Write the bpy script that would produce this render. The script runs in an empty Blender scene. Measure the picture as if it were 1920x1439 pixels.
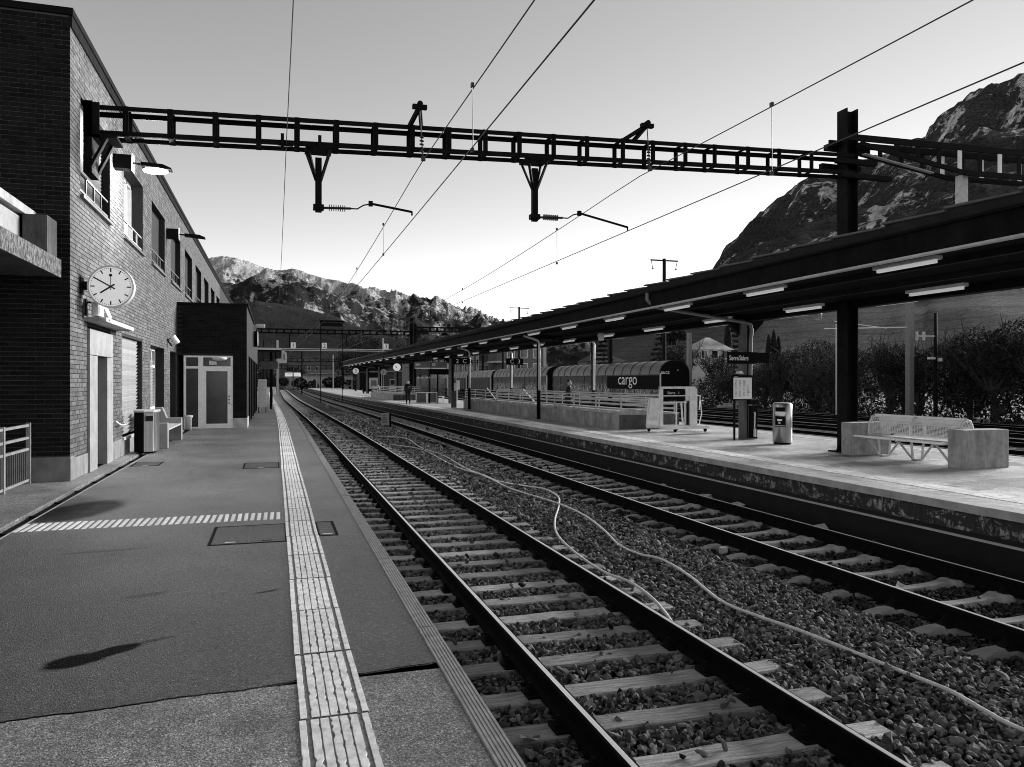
import bpy, math, random
import numpy as np
from mathutils import Vector, Matrix, noise
random.seed(7); rng = np.random.default_rng(7)
scene = bpy.context.scene
COL = scene.collection
R = math.radians

# ---------------------------------------------------------------- camera, sky, sun, exposure
cam_data = bpy.data.cameras.new('camera'); cam = bpy.data.objects.new('camera', cam_data); COL.objects.link(cam)
cam.location = (0, 0, 1.65)                       # eye height above the platform surface (z = 0)
cam.rotation_euler = (R(90), 0, R(-17.114))
cam_data.sensor_fit = 'HORIZONTAL'; cam_data.sensor_width = 36; cam_data.lens = 27.04
cam_data.shift_y = -0.0023
cam_data.clip_start = 0.1; cam_data.clip_end = 30000
scene.camera = cam

SUN_ELEV, SUN_AZ = 17.0, 75.0                     # degrees; azimuth clockwise from the track direction (+Y)
world = bpy.data.worlds.new('World'); scene.world = world; world.use_nodes = True
wn, wl = world.node_tree.nodes, world.node_tree.links
wn.clear()
sky = wn.new('ShaderNodeTexSky'); sky.sky_type = 'NISHITA'; sky.sun_disc = False
sky.sun_elevation = R(SUN_ELEV); sky.sun_rotation = R(SUN_AZ); sky.air_density = 0.5; sky.dust_density = 0.0; sky.ozone_density = 1.0
bw = wn.new('ShaderNodeRGBToBW'); bg = wn.new('ShaderNodeBackground'); wo = wn.new('ShaderNodeOutputWorld')
bg.inputs['Strength'].default_value = 0.10
wl.new(sky.outputs[0], bw.inputs[0]); wl.new(bw.outputs[0], bg.inputs['Color']); wl.new(bg.outputs[0], wo.inputs[0])

sd = bpy.data.lights.new('sun', 'SUN'); sd.energy = 2.5; sd.angle = R(24); sd.color = (1, 1, 1)   # black-and-white scene: neutral lamp
sun = bpy.data.objects.new('sun', sd); COL.objects.link(sun); sun.location = (60, 80, 90)
sdir = Vector((math.sin(R(SUN_AZ)) * math.cos(R(SUN_ELEV)), math.cos(R(SUN_AZ)) * math.cos(R(SUN_ELEV)), math.sin(R(SUN_ELEV))))
sun.rotation_euler = sdir.to_track_quat('Z', 'Y').to_euler()

scene.cycles.pixel_filter_type = 'BLACKMAN_HARRIS'; scene.cycles.filter_width = 1.0
scene.view_settings.view_transform = 'Standard'; scene.view_settings.look = 'None'
scene.view_settings.gamma = 1.0; scene.view_settings.use_curve_mapping = False
scene.view_settings.exposure = 1.82

# ---------------------------------------------------------------- materials (all grey: the photograph is black and white)
class G:
    def __init__(s, name):
        s.m = bpy.data.materials.new(name); s.m.use_nodes = True
        s.t = s.m.node_tree; s.n = s.t.nodes; s.l = s.t.links
        s.b = s.n['Principled BSDF']; s.tc = None
    def node(s, typ, **kw):
        n = s.n.new(typ)
        for k, v in kw.items(): setattr(n, k, v)
        return n
    def put(s, sock, v):
        if v is None: return
        if isinstance(v, bpy.types.NodeSocket): s.l.new(v, sock)
        else:
            try: sock.default_value = v
            except Exception: sock.default_value = (v, v, v, 1) if not isinstance(v, tuple) else v
    def coord(s, stretch=(1, 1, 1)):
        if s.tc is None: s.tc = s.node('ShaderNodeTexCoord')
        if stretch == (1, 1, 1): return s.tc.outputs['Object']
        mp = s.node('ShaderNodeMapping'); s.l.new(s.tc.outputs['Object'], mp.inputs[0]); mp.inputs['Scale'].default_value = stretch
        return mp.outputs[0]
    def noise(s, scale, detail=5, rough=0.6, vec=None, dist=0.0):
        n = s.node('ShaderNodeTexNoise'); s.put(n.inputs['Vector'], vec or s.coord())
        n.inputs['Scale'].default_value = scale; n.inputs['Detail'].default_value = detail; n.inputs['Roughness'].default_value = rough
        n.inputs['Distortion'].default_value = dist
        return n.outputs['Fac']
    def math(s, op, a, b=None, c=None, clamp=False):
        n = s.node('ShaderNodeMath', operation=op, use_clamp=clamp); s.put(n.inputs[0], a); s.put(n.inputs[1], b)
        if c is not None: s.put(n.inputs[2], c)
        return n.outputs[0]
    def ramp(s, fac, lo, hi, a=0.0, b=1.0):
        n = s.node('ShaderNodeMapRange'); n.clamp = True
        s.put(n.inputs[0], fac); s.put(n.inputs[1], lo); s.put(n.inputs[2], hi); s.put(n.inputs[3], a); s.put(n.inputs[4], b)
        return n.outputs[0]
    def mix(s, fac, a, b):
        return s.math('ADD', s.math('MULTIPLY', a, s.math('SUBTRACT', 1.0, fac)), s.math('MULTIPLY', b, fac))
    def bump(s, h, strength=0.3, dist=0.02):
        n = s.node('ShaderNodeBump'); n.inputs['Strength'].default_value = strength; n.inputs['Distance'].default_value = dist
        s.put(n.inputs['Height'], h); s.l.new(n.outputs[0], s.b.inputs['Normal'])
    def done(s, col, rough=0.8, metal=0.0, spec=0.4, emit=None):
        cc = s.node('ShaderNodeCombineColor')
        if isinstance(col, bpy.types.NodeSocket):
            for i in range(3): s.l.new(col, cc.inputs[i])
            s.l.new(cc.outputs[0], s.b.inputs['Base Color'])
        else: s.b.inputs['Base Color'].default_value = (col, col, col, 1)
        s.put(s.b.inputs['Roughness'], rough); s.b.inputs['Metallic'].default_value = metal
        s.b.inputs['Specular IOR Level'].default_value = spec
        if emit: s.b.inputs['Emission Color'].default_value = (1, 1, 1, 1); s.b.inputs['Emission Strength'].default_value = emit
        return s.m

def M(name, col, rough=0.8, var=0.35, scale=6.0, bump=0.15, bscale=60.0, metal=0.0, spec=0.35, rand=0.0, island=0.0, emit=None, stretch=(1, 1, 1), streak=0.0, bdist=0.01):
    g = G(name)
    v = g.coord(stretch)
    f = g.noise(scale, 6, 0.65, v)
    c = g.math('MULTIPLY', col, g.ramp(f, 0.25, 0.75, 1 - var, 1 + var))
    if streak:
        f2 = g.noise(1.5, 8, 0.72, g.coord((3, 3, 0.6)), 0.5)
        c = g.math('MULTIPLY', c, g.ramp(f2, 0.35, 0.7, 1 - streak, 1 + streak * 0.4))
    if rand:
        oi = g.node('ShaderNodeObjectInfo'); c = g.math('MULTIPLY', c, g.ramp(oi.outputs['Random'], 0, 1, 1 - rand, 1 + rand))
    if island:
        ge = g.node('ShaderNodeNewGeometry'); c = g.math('MULTIPLY', c, g.ramp(ge.outputs['Random Per Island'], 0, 1, 1 - island, 1 + island))
    if bump: g.bump(g.noise(bscale, 4, 0.6, v), bump, bdist)
    return g.done(c, rough, metal, spec, emit)

def emat(name, strength, col=0.8):
    g = G(name); return g.done(col, 0.5, emit=strength)

MT = {}
def mk(key, *a, **k): MT[key] = M(key, *a, **k)
mk('steel_dark', 0.006, 0.55, 0.5, 4, 0.15, 40, spec=0.05)
mk('steel_rust', 0.012, 0.8, 0.6, 6, 0.3, 50, spec=0.05)
mk('steel_light', 0.62, 0.4, 0.2, 5, 0.03, 60, metal=0.3)
mk('galvanised', 0.42, 0.5, 0.3, 7, 0.05, 50, metal=0.2)
mk('rail_head', 0.78, 0.3, 0.1, 4, 0, metal=0.25, stretch=(3, 0.15, 3))
mk('rail_side', 0.006, 0.85, 0.6, 12, 0.1, 60, spec=0.05)
mk('concrete', 0.45, 0.85, 0.4, 2.5, 0.25, 50, streak=0.35)
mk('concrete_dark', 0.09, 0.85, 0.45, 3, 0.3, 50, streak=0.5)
mk('concrete_stained', 0.36, 0.85, 0.5, 2, 0.25, 40, streak=0.4)
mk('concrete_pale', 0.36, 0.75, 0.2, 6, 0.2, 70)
mk('white_paint', 0.82, 0.5, 0.15, 8, 0.05, 60)
mk('white_worn', 0.82, 0.75, 0.4, 14, 0.3, 90, rand=0.12)
mk('tile_base', 0.20, 0.9, 0.6, 30, 0.5, 120, rand=0.15)
mk('edge_slab', 0.3, 0.6, 0.35, 10, 0.3, 80, rand=0.12)
mk('black', 0.005, 0.6, 0.3, 6, 0.05, spec=0.05)
mk('black_gloss', 0.01, 0.2, 0.3, 6, 0)
mk('cloth_dark', 0.012, 0.9, 0.4, 10, 0.2)
mk('cloth_light', 0.65, 0.8, 0.2, 10, 0.1)
mk('skin', 0.3, 0.6, 0.1, 10, 0)
mk('timber', 0.36, 0.75, 0.8, 3.0, 0.8, 14, rand=0.35, stretch=(1.2, 14, 14), bdist=0.02)
mk('steel_sleeper', 0.3, 0.55, 0.5, 5, 0.2, 40, rand=0.2)
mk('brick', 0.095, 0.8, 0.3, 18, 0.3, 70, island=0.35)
mk('brick_end', 0.014, 0.85, 0.3, 18, 0.3, 70, island=0.3, rand=0.3, spec=0.05)  # dark end wall brick, with the wall's shade put into its colour
mk('mortar', 0.03, 0.95, 0.3, 10, 0.3, 80)
mk('mortar_pale', 0.07, 0.95, 0.6, 2.2, 0.3, 80)
mk('blind', 0.20, 0.5, 0.2, 6, 0.02, rand=0.12)
mk('blind_dark', 0.06, 0.5, 0.3, 6, 0.02)
mk('shutter_slat', 0.4, 0.45, 0.25, 4, 0.05, rand=0.15)
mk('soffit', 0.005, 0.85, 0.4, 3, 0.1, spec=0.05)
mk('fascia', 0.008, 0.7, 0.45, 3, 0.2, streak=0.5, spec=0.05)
mk('roof_panel', 0.09, 0.8, 0.4, 6, 0.3, rand=0.2)
mk('bark', 0.05, 0.9, 0.4, 8, 0.4)
mk('leaf_dark', 0.018, 0.8, 0.3, 2, 0, island=0.7, spec=0.05)
mk('leaf_mid', 0.028, 0.8, 0.3, 1.5, 0, island=0.7, spec=0.05)
mk('leaf_pale', 0.034, 0.8, 0.3, 1.5, 0, island=0.6, spec=0.05)
mk('plaster', 0.42, 0.8, 0.2, 2, 0.05, streak=0.15)
mk('plaster_grey', 0.14, 0.8, 0.25, 2, 0.05, streak=0.2)
mk('roof_dark', 0.03, 0.8, 0.4, 3, 0.2)
mk('roof_snow', 0.7, 0.8, 0.15, 2, 0.1)
mk('wagon_body', 0.02, 0.6, 0.4, 4, 0.05)
mk('wagon_roof', 0.11, 0.45, 0.4, 2, 0.05, metal=0.3, streak=0.3, spec=0.6)
mk('wagon_dark', 0.006, 0.7, 0.4, 4, 0.1, spec=0.05)
mk('cable', 0.65, 0.55, 0.25, 10, 0.05)
mk('wire', 0.03, 0.5, 0.1, 4, 0)
mk('porcelain', 0.03, 0.25, 0.2, 6, 0)
mk('ink', 0.01, 0.7, 0.1, 6, 0)
mk('paper', 0.75, 0.7, 0.05, 20, 0)
mk('bin_steel', 0.32, 0.28, 0.35, 3, 0.02, metal=0.9, stretch=(6, 6, 0.3))
mk('stone', 0.115, 0.85, 0.5, 30, 0.2, 90, island=0.9)
mk('stone_pale', 0.4, 0.9, 0.4, 20, 0.3, 60)
mk('plastic_white', 0.6, 0.5, 0.1, 6, 0)
MT['lamp_lit'] = emat('lamp_lit', 3.0)
MT['tube_lit'] = emat('tube_lit', 0.065)
MT['dial_lit'] = emat('dial_lit', 0.10)

g = G('glass'); g.b.inputs['Transmission Weight'].default_value = 0.0; MT['glass'] = g.done(g.ramp(g.noise(1.5, 4), 0.3, 0.7, 0.008, 0.03), 0.08, 0, 0.6)
g = G('clear_glass'); g.b.inputs['Alpha'].default_value = 0.35; MT['clear_glass'] = g.done(0.12, 0.08, 0, 0.6)

def ellipse(g, cx, cy, ax, ay, ang, wob=0.5):
    """soft mask of a stain on the ground, 1 inside"""
    sp = g.node('ShaderNodeSeparateXYZ'); g.l.new(g.coord(), sp.inputs[0])
    dx = g.math('SUBTRACT', sp.outputs[0], cx); dy = g.math('SUBTRACT', sp.outputs[1], cy)
    ca, sa = math.cos(ang), math.sin(ang)
    u = g.math('DIVIDE', g.math('ADD', g.math('MULTIPLY', dx, ca), g.math('MULTIPLY', dy, sa)), ax)
    v = g.math('DIVIDE', g.math('SUBTRACT', g.math('MULTIPLY', dy, ca), g.math('MULTIPLY', dx, sa)), ay)
    d = g.math('ADD', g.math('MULTIPLY', u, u), g.math('MULTIPLY', v, v))
    n = g.math('MULTIPLY', g.math('SUBTRACT', g.noise(5.0, 5), 0.5), wob * 3)
    return g.ramp(g.math('ADD', d, n), 0.6, 1.15, 1.0, 0.0)

def asphalt(name, base, speck, rough, stains=(), ga=(0.05, 2.4), old_or_sheen=None):
    g = G(name)
    big = g.noise(0.55, 5, 0.55); mid = g.noise(5.0, 5, 0.6)
    vor = g.node('ShaderNodeTexVoronoi'); g.l.new(g.coord(), vor.inputs['Vector']); vor.inputs['Scale'].default_value = 110
    sep = g.node('ShaderNodeSeparateColor'); g.l.new(vor.outputs['Color'], sep.inputs[0])
    grain = g.noise(75, 5, 0.85)
    c = g.math('MULTIPLY', base, g.ramp(big, 0.3, 0.7, 0.55, 1.4))
    c = g.math('MULTIPLY', c, g.ramp(mid, 0.3, 0.7, 0.65, 1.35))
    c = g.math('MULTIPLY', c, g.ramp(grain, 0.40, 0.62, *ga))
    c = g.math('MULTIPLY', c, g.ramp(g.noise(24, 7, 0.85), 0.38, 0.64, 0.35 if ga[0] < 0.3 else 0.7, 1.75 if ga[0] < 0.3 else 1.25))
    c = g.math('ADD', c, g.math('MULTIPLY', g.ramp(sep.outputs[0], 0.95, 1.0, 0, 1), speck))
    r = g.ramp(mid, 0.3, 0.7, rough - 0.08, rough + 0.08)
    if old_or_sheen:                                          # far asphalt paled in its colour, standing in for the grazing sheen
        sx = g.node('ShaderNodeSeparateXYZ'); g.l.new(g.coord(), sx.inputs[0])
        om = g.ramp(g.math('ADD', sx.outputs[1], g.math('MULTIPLY', g.math('SUBTRACT', g.noise(0.9, 5), 0.5), 5.0)), old_or_sheen[0], old_or_sheen[1])
        c = g.math('MULTIPLY', c, g.ramp(om, 0, 1, 1, old_or_sheen[2]))
    sp = None
    for st in stains:
        m = ellipse(g, *st[:6]); k = g.ramp(m, 0, 1, 1, st[6]); sp = k if sp is None else g.math('MINIMUM', sp, k)
    if sp is not None: c = g.math('MULTIPLY', c, sp)
    g.bump(g.math('ADD', grain, g.math('MULTIPLY', vor.outputs['Distance'], 1.2)), 0.5, 0.008)
    mt = g.done(c, r, 0, 0.6)
    if sp is not None: g.l.new(g.math('MULTIPLY', sp, 0.6), g.b.inputs['Specular IOR Level'])
    return mt
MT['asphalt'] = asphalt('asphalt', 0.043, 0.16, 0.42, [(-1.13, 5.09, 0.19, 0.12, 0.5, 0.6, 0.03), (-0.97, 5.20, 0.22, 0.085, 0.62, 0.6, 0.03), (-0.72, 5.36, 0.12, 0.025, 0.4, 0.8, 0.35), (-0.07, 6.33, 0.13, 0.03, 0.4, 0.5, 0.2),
    (-2.38, 11.0, 0.45, 0.95, -0.25, 0.2, 0.12), (-0.95, 6.5, 0.18, 0.06, 0.3, 0.6, 0.5), (-1.6, 8.3, 0.4, 0.06, 0.1, 0.6, 0.55)], old_or_sheen=(7.0, 12.5, 2.6))
MT['asphalt_near'] = asphalt('asphalt_near', 0.17, 0.30, 0.6)
MT['platform_floor'] = asphalt('platform_floor', 0.42, 0.08, 0.42, [(12.2, 21.2, 1.2, 0.25, 0.3, 0.6, 0.3), (12.6, 14.2, 1.1, 0.5, 0.1, 0.6, 0.35), (10.8, 16.0, 0.9, 0.5, 0.2, 0.7, 0.5), (12.8, 19.2, 0.8, 0.4, 0, 0.5, 0.5), (11.5, 12.6, 1.5, 0.4, 0.1, 0.7, 0.5), (10.6, 22.5, 1.2, 0.3, 0.2, 0.7, 0.6), (11.2, 9.5, 1.6, 0.5, 0.1, 0.8, 0.6), (13.9, 12.2, 0.5, 0.9, 0, 0.6, 0.5)], (0.55, 1.45), old_or_sheen=None)

g = G('ballast_bed'); n1 = g.noise(22, 5, 0.75); n2 = g.noise(0.8, 4)
vor = g.node('ShaderNodeTexVoronoi'); g.l.new(g.coord(), vor.inputs['Vector']); vor.inputs['Scale'].default_value = 17
sep = g.node('ShaderNodeSeparateColor'); g.l.new(vor.outputs['Color'], sep.inputs[0])
c = g.math('MULTIPLY', g.ramp(sep.outputs[0], 0.1, 1, 0.004, 0.035), g.ramp(n2, 0.3, 0.7, 0.6, 1.2))
g.bump(g.math('ADD', vor.outputs['Distance'], n1), 1.0, 0.05); MT['ballast_bed'] = g.done(c, 0.9, 0, 0.2)

g = G('peeling_wall'); f = g.noise(3.5, 8, 0.7, g.coord((1, 1, 1.6)), 0.6); f2 = g.noise(9, 6, 0.7, g.coord((2, 2, 0.6)))
pe = g.math('MULTIPLY', g.ramp(f, 0.52, 0.56), g.ramp(f2, 0.42, 0.55))
g.bump(pe, 0.5, 0.02); MT['peeling_wall'] = g.done(g.mix(pe, g.ramp(f2, 0.3, 0.7, 0.012, 0.035), g.ramp(f2, 0.4, 0.7, 0.12, 0.38)), 0.85)

g = G('worn_band'); f = g.noise(6, 6, 0.7); f2 = g.noise(1.2, 3); m = g.math('MULTIPLY', g.ramp(f, 0.36, 0.46), 1.0)
MT['worn_band'] = g.done(g.mix(m, 0.16, g.ramp(f2, 0.3, 0.7, 0.42, 0.68)), 0.7)

g = G('fascia_pebble'); f = g.noise(26, 6, 0.75, g.coord((1, 1, 0.5))); MT['fascia_pebble'] = g.done(g.ramp(f, 0.42, 0.68, 0.02, 0.30), 0.9)
g.bump(f, 0.8, 0.03)

g = G('graffiti_side')                              # wagon side: sooty boards with pale scrawl near the bottom
sp = g.node('ShaderNodeSeparateXYZ'); g.l.new(g.coord(), sp.inputs[0])
wv = g.noise(1.7, 2, 0.5, g.coord((1, 1.3, 0.6)), 1.8); band = g.math('ABSOLUTE', g.math('SUBTRACT', wv, 0.5))
line = g.math('MULTIPLY', g.ramp(band, 0.02, 0.06, 1, 0), g.ramp(sp.outputs[2], 1.0, 1.6, 1.0, 0.07))
ms = g.ramp(g.noise(0.35, 2, 0.5), 0.36, 0.5)
MT['graffiti_side'] = g.done(g.mix(g.math('MULTIPLY', line, ms), g.ramp(g.noise(3, 5), 0.3, 0.7, 0.008, 0.03), 0.5), 0.6)

def terrain_mat(name, dark, pale, z_lo, z_hi, scale, bias, turn, terraces=None, thr=0.5, soft=0.05, streak=0.5):
    """dark woods broken by pale rock and snow; patches drawn out along the fall line (turn = its compass angle)"""
    g = G(name)
    ge = g.node('ShaderNodeNewGeometry'); sp = g.node('ShaderNodeSeparateXYZ'); g.l.new(ge.outputs['Position'], sp.inputs[0])
    v = g.coord(); mp = g.node('ShaderNodeMapping'); mp.inputs['Rotation'].default_value = (0, 0, R(turn)); g.l.new(v, mp.inputs[0])
    m2 = g.node('ShaderNodeMapping'); m2.inputs['Scale'].default_value = (1, 0.22, 0.35); g.l.new(mp.outputs[0], m2.inputs[0]); vs = m2.outputs[0]
    f = g.noise(scale, 10, 0.7, v, 0.6); s1 = g.noise(scale * 2.6, 9, 0.72, vs, 0.8); fine = g.noise(scale * 9, 7, 0.75, v)
    h = g.ramp(sp.outputs[2], z_lo, z_hi, 0, 1)
    m = g.math('ADD', g.math('ADD', g.math('MULTIPLY', f, 1 - streak), g.math('MULTIPLY', s1, streak)), g.math('ADD', g.math('MULTIPLY', g.math('SUBTRACT', fine, 0.5), 0.35), g.math('MULTIPLY', h, bias)))
    m = g.ramp(m, thr, thr + soft)
    trees = g.noise(scale * 28, 5, 0.85, v)
    d = g.math('MULTIPLY', g.math('MULTIPLY', dark, g.ramp(trees, 0.38, 0.66, 0.15, 2.1)), g.ramp(f, 0.3, 0.7, 0.6, 1.4))
    p = g.math('MULTIPLY', pale, g.ramp(g.noise(scale * 14, 7, 0.8, vs), 0.35, 0.68, 0.22, 1.5))
    col = g.mix(m, d, p)
    if terraces:
        tz, tcol, pitch = terraces
        ph = g.math('SINE', g.math('ADD', g.math('MULTIPLY', sp.outputs[2], 6.283 / pitch), g.math('MULTIPLY', g.noise(scale * 4, 4), 9.0)))
        t = g.math('MULTIPLY', tcol, g.ramp(ph, 0.75, 0.98, 1.0, 0.6))
        t = g.math('MULTIPLY', t, g.ramp(g.noise(scale * 90, 5, 0.85, v), 0.35, 0.65, 0.3, 1.7))
        tm = g.ramp(g.math('ADD', sp.outputs[2], g.math('MULTIPLY', f, tz * 0.6)), tz, tz * 1.35, 1.0, 0.0)
        col = g.mix(tm, col, t)
    g.bump(g.math('ADD', g.math('ADD', fine, s1), g.math('MULTIPLY', g.noise(scale * 40, 6, 0.8, v), 0.6)), 0.9, 14.0)
    return g.done(col, 0.95, 0, 0.1)
MT['range_far'] = terrain_mat('range_far', 0.025, 0.46, 250, 640, 0.008, 0.16, 10, thr=0.53, soft=0.06, streak=0.45)
MT['range_mid'] = terrain_mat('range_mid', 0.022, 0.42, 120, 470, 0.007, 0.12, 10, thr=0.575, soft=0.05, streak=0.5)
MT['range_low'] = terrain_mat('range_low', 0.035, 0.25, 60, 300, 0.014, 0.03, 10, thr=0.64, soft=0.05)
MT['mountain_right'] = terrain_mat('mountain_right', 0.04, 0.75, 120, 800, 0.0065, 0.05, 62, (130, 0.12, 4.0), thr=0.56, soft=0.035, streak=0.75)
MT['meadow'] = M('meadow', 0.06, 0.95, 0.6, 0.02, 0)

# ---------------------------------------------------------------- mesh helpers
class MB:
    def __init__(s): s.v = []; s.f = []
    def add(s, vs, fs):
        o = len(s.v); s.v.extend([tuple(p) for p in vs]); s.f.extend([tuple(i + o for i in f) for f in fs]); return s
    def box(s, x0, x1, y0, y1, z0, z1):
        return s.add([(x0, y0, z0), (x1, y0, z0), (x1, y1, z0), (x0, y1, z0), (x0, y0, z1), (x1, y0, z1), (x1, y1, z1), (x0, y1, z1)],
                     [(0, 3, 2, 1), (4, 5, 6, 7), (0, 1, 5, 4), (1, 2, 6, 5), (2, 3, 7, 6), (3, 0, 4, 7)])
    def quad(s, a, b, c, d): return s.add([a, b, c, d], [(0, 1, 2, 3)])
    def bar(s, p, q, w, h, up=(0, 0, 1)):
        p, q = Vector(p), Vector(q); d = (q - p).normalized(); u = Vector(up)
        if abs(d.dot(u)) > 0.98: u = Vector((0, 1, 0))
        a = d.cross(u).normalized(); b = a.cross(d).normalized()
        vs = [o + a * (sx * w / 2) + b * (sz * h / 2) for o in (p, q) for sx, sz in ((-1, -1), (1, -1), (1, 1), (-1, 1))]
        return s.add(vs, [(0, 1, 2, 3), (7, 6, 5, 4), (0, 4, 5, 1), (1, 5, 6, 2), (2, 6, 7, 3), (3, 7, 4, 0)])
    def tube(s, pts, r, n=8, cap=True):
        pts = [Vector(p) for p in pts]; rs = r if isinstance(r, (list, tuple)) else [r] * len(pts)
        up = Vector((0, 0, 1)); rings = []; a = None
        for i, p in enumerate(pts):
            d = (pts[min(i + 1, len(pts) - 1)] - pts[max(i - 1, 0)]).normalized()
            if a is None:
                a = d.cross(up if abs(d.dot(up)) < 0.95 else Vector((0, 1, 0))).normalized()
            else:
                a = (a - d * a.dot(d)).normalized()
            b = d.cross(a)
            rings.append([p + (a * math.cos(t) + b * math.sin(t)) * rs[i] for t in [2 * math.pi * k / n for k in range(n)]])
        vs = [p for rg in rings for p in rg]; fs = []
        for i in range(len(pts) - 1):
            for k in range(n):
                k2 = (k + 1) % n; fs.append((i * n + k, i * n + k2, (i + 1) * n + k2, (i + 1) * n + k))
        if cap: fs.append(tuple(range(n))[::-1]); fs.append(tuple((len(pts) - 1) * n + k for k in range(n)))
        return s.add(vs, fs)
    def cyl(s, p, q, r, n=12, r2=None): return s.tube([p, q], [r, r if r2 is None else r2], n)
    def prism(s, poly, axis, a, b):
        n = len(poly)
        def pt(u, v, w): return {'x': (w, u, v), 'y': (u, w, v), 'z': (u, v, w)}[axis]
        vs = [pt(u, v, a) for u, v in poly] + [pt(u, v, b) for u, v in poly]
        fs = [tuple(range(n))[::-1], tuple(range(n, 2 * n))] + [(i, (i + 1) % n, n + (i + 1) % n, n + i) for i in range(n)]
        return s.add(vs, fs)
    def lathe(s, prof, c, n=20):
        vs = []; fs = []
        for r, z in prof:
            for k in range(n): t = 2 * math.pi * k / n; vs.append((c[0] + r * math.cos(t), c[1] + r * math.sin(t), c[2] + z))
        for i in range(len(prof) - 1):
            for k in range(n): k2 = (k + 1) % n; fs.append((i * n + k, i * n + k2, (i + 1) * n + k2, (i + 1) * n + k))
        fs.append(tuple(range(n))[::-1]); fs.append(tuple((len(prof) - 1) * n + k for k in range(n)))
        return s.add(vs, fs)
    def sweep(s, prof, ys, off=None, closed=True, cap=True):
        """profile of (x, z) pairs carried along +Y, shifted sideways by off(y)"""
        n = len(prof); vs = []; fs = []
        for y in ys:
            dx = off(y) if off else 0.0
            vs += [(x + dx, y, z) for x, z in prof]
        for i in range(len(ys) - 1):
            for k in range(n if closed else n - 1):
                k2 = (k + 1) % n; fs.append((i * n + k, i * n + k2, (i + 1) * n + k2, (i + 1) * n + k))
        if closed and cap: fs.append(tuple(range(n))[::-1]); fs.append(tuple((len(ys) - 1) * n + k for k in range(n)))
        return s.add(vs, fs)
    def hprofile(s, p, q, w, h, t=0.02):
        """H column or I beam between two points: two flanges and a web"""
        p, q = Vector(p), Vector(q); d = (q - p).normalized()
        a = Vector((1, 0, 0)) if abs(d.x) < 0.9 else Vector((0, 1, 0)); b = d.cross(a).normalized()
        for sg in (-1, 1): s.bar(p + a * sg * (w / 2 - t / 2), q + a * sg * (w / 2 - t / 2), t if True else t, h, up=b)
        s.bar(p, q, w - 2 * t, t, up=b); return s
    def mesh(s, name):
        me = bpy.data.meshes.new(name); me.from_pydata(s.v, [], s.f); me.update(); return me

def link(name, me, mat=None, parent=None, smooth=False, kind=None):
    o = bpy.data.objects.new(name, me); COL.objects.link(o)
    if mat is not None and not me.materials: me.materials.append(MT[mat] if isinstance(mat, str) else mat)
    if parent is not None: attach(o, parent)
    if smooth:
        for p in me.polygons: p.use_smooth = True
    if kind: o['kind'] = kind
    return o
WORLD = {}
def attach(o, parent):
    o.parent = parent; o.matrix_parent_inverse = Matrix.Translation(-WORLD.get(parent.name, Vector((0, 0, 0))))
def part(name, mb, mat, parent, smooth=False, kind=None, bevel=0):
    o = link(name, mb.mesh(name), mat, parent, smooth, kind)
    WORLD[o.name] = Vector((0, 0, 0))
    if bevel: bev(o, bevel)
    return o
def bev(o, w):
    m = o.modifiers.new('bevel', 'BEVEL'); m.width = w; m.segments = 2; m.limit_method = 'ANGLE'
def thing(name, label, cat, loc=(0, 0, 0), group=None):
    o = bpy.data.objects.new(name, None); COL.objects.link(o); o.location = loc; o.empty_display_size = 0.1
    WORLD[o.name] = Vector(loc)
    o['label'] = label; o['category'] = cat
    if group: o['group'] = group
    return o
def struct(name):
    o = bpy.data.objects.new(name, None); COL.objects.link(o); o['kind'] = 'structure'; WORLD[o.name] = Vector((0, 0, 0)); return o
def solo(name, mb, mat, label, cat, group=None, smooth=False, bevel=0):
    o = part(name, mb, mat, None, smooth, None, bevel); o['label'] = label; o['category'] = cat
    if group: o['group'] = group
    return o
def surf(name, mb, mat, smooth=False):
    o = part(name, mb, mat, None, smooth); o['kind'] = 'structure'; return o
def copy_tree(o, parent=None):
    c = o.copy(); COL.objects.link(c)
    if parent is not None: c.parent = parent
    for ch in o.children: copy_tree(ch, c)
    return c
def text(name, body, size, loc, rot, mat, parent, extrude=0.002, align='CENTER', sx=1.0):
    cu = bpy.data.curves.new(name, 'FONT'); cu.body = body; cu.size = size; cu.extrude = extrude; cu.align_x = align; cu.align_y = 'CENTER'
    cu.resolution_u = 3
    tmp = bpy.data.objects.new(name, cu); COL.objects.link(tmp); bpy.context.view_layer.update()
    me = bpy.data.meshes.new_from_object(tmp.evaluated_get(bpy.context.evaluated_depsgraph_get())); bpy.data.objects.remove(tmp)
    me.name = name; me.materials.clear(); me.materials.append(MT[mat]); o = bpy.data.objects.new(name, me); COL.objects.link(o)
    o.location = loc; o.rotation_euler = rot; o.scale = (sx, 1, 1)
    if parent is not None: attach(o, parent)
    return o
def np_mesh(name, V, F, mat, parent=None, kind=None, smooth=False):
    """V (n,3), F (m,k) constant polygon size"""
    me = bpy.data.meshes.new(name); n, m, k = len(V), len(F), F.shape[1]
    me.vertices.add(n); me.vertices.foreach_set('co', np.ascontiguousarray(V, dtype=np.float32).ravel())
    me.loops.add(m * k); me.loops.foreach_set('vertex_index', np.ascontiguousarray(F, dtype=np.int32).ravel())
    me.polygons.add(m); me.polygons.foreach_set('loop_start', np.arange(0, m * k, k, dtype=np.int32))
    me.polygons.foreach_set('use_smooth', np.full(m, smooth, dtype=bool))
    me.update(calc_edges=True); me.validate()
    return link(name, me, mat, parent, kind=kind)

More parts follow.
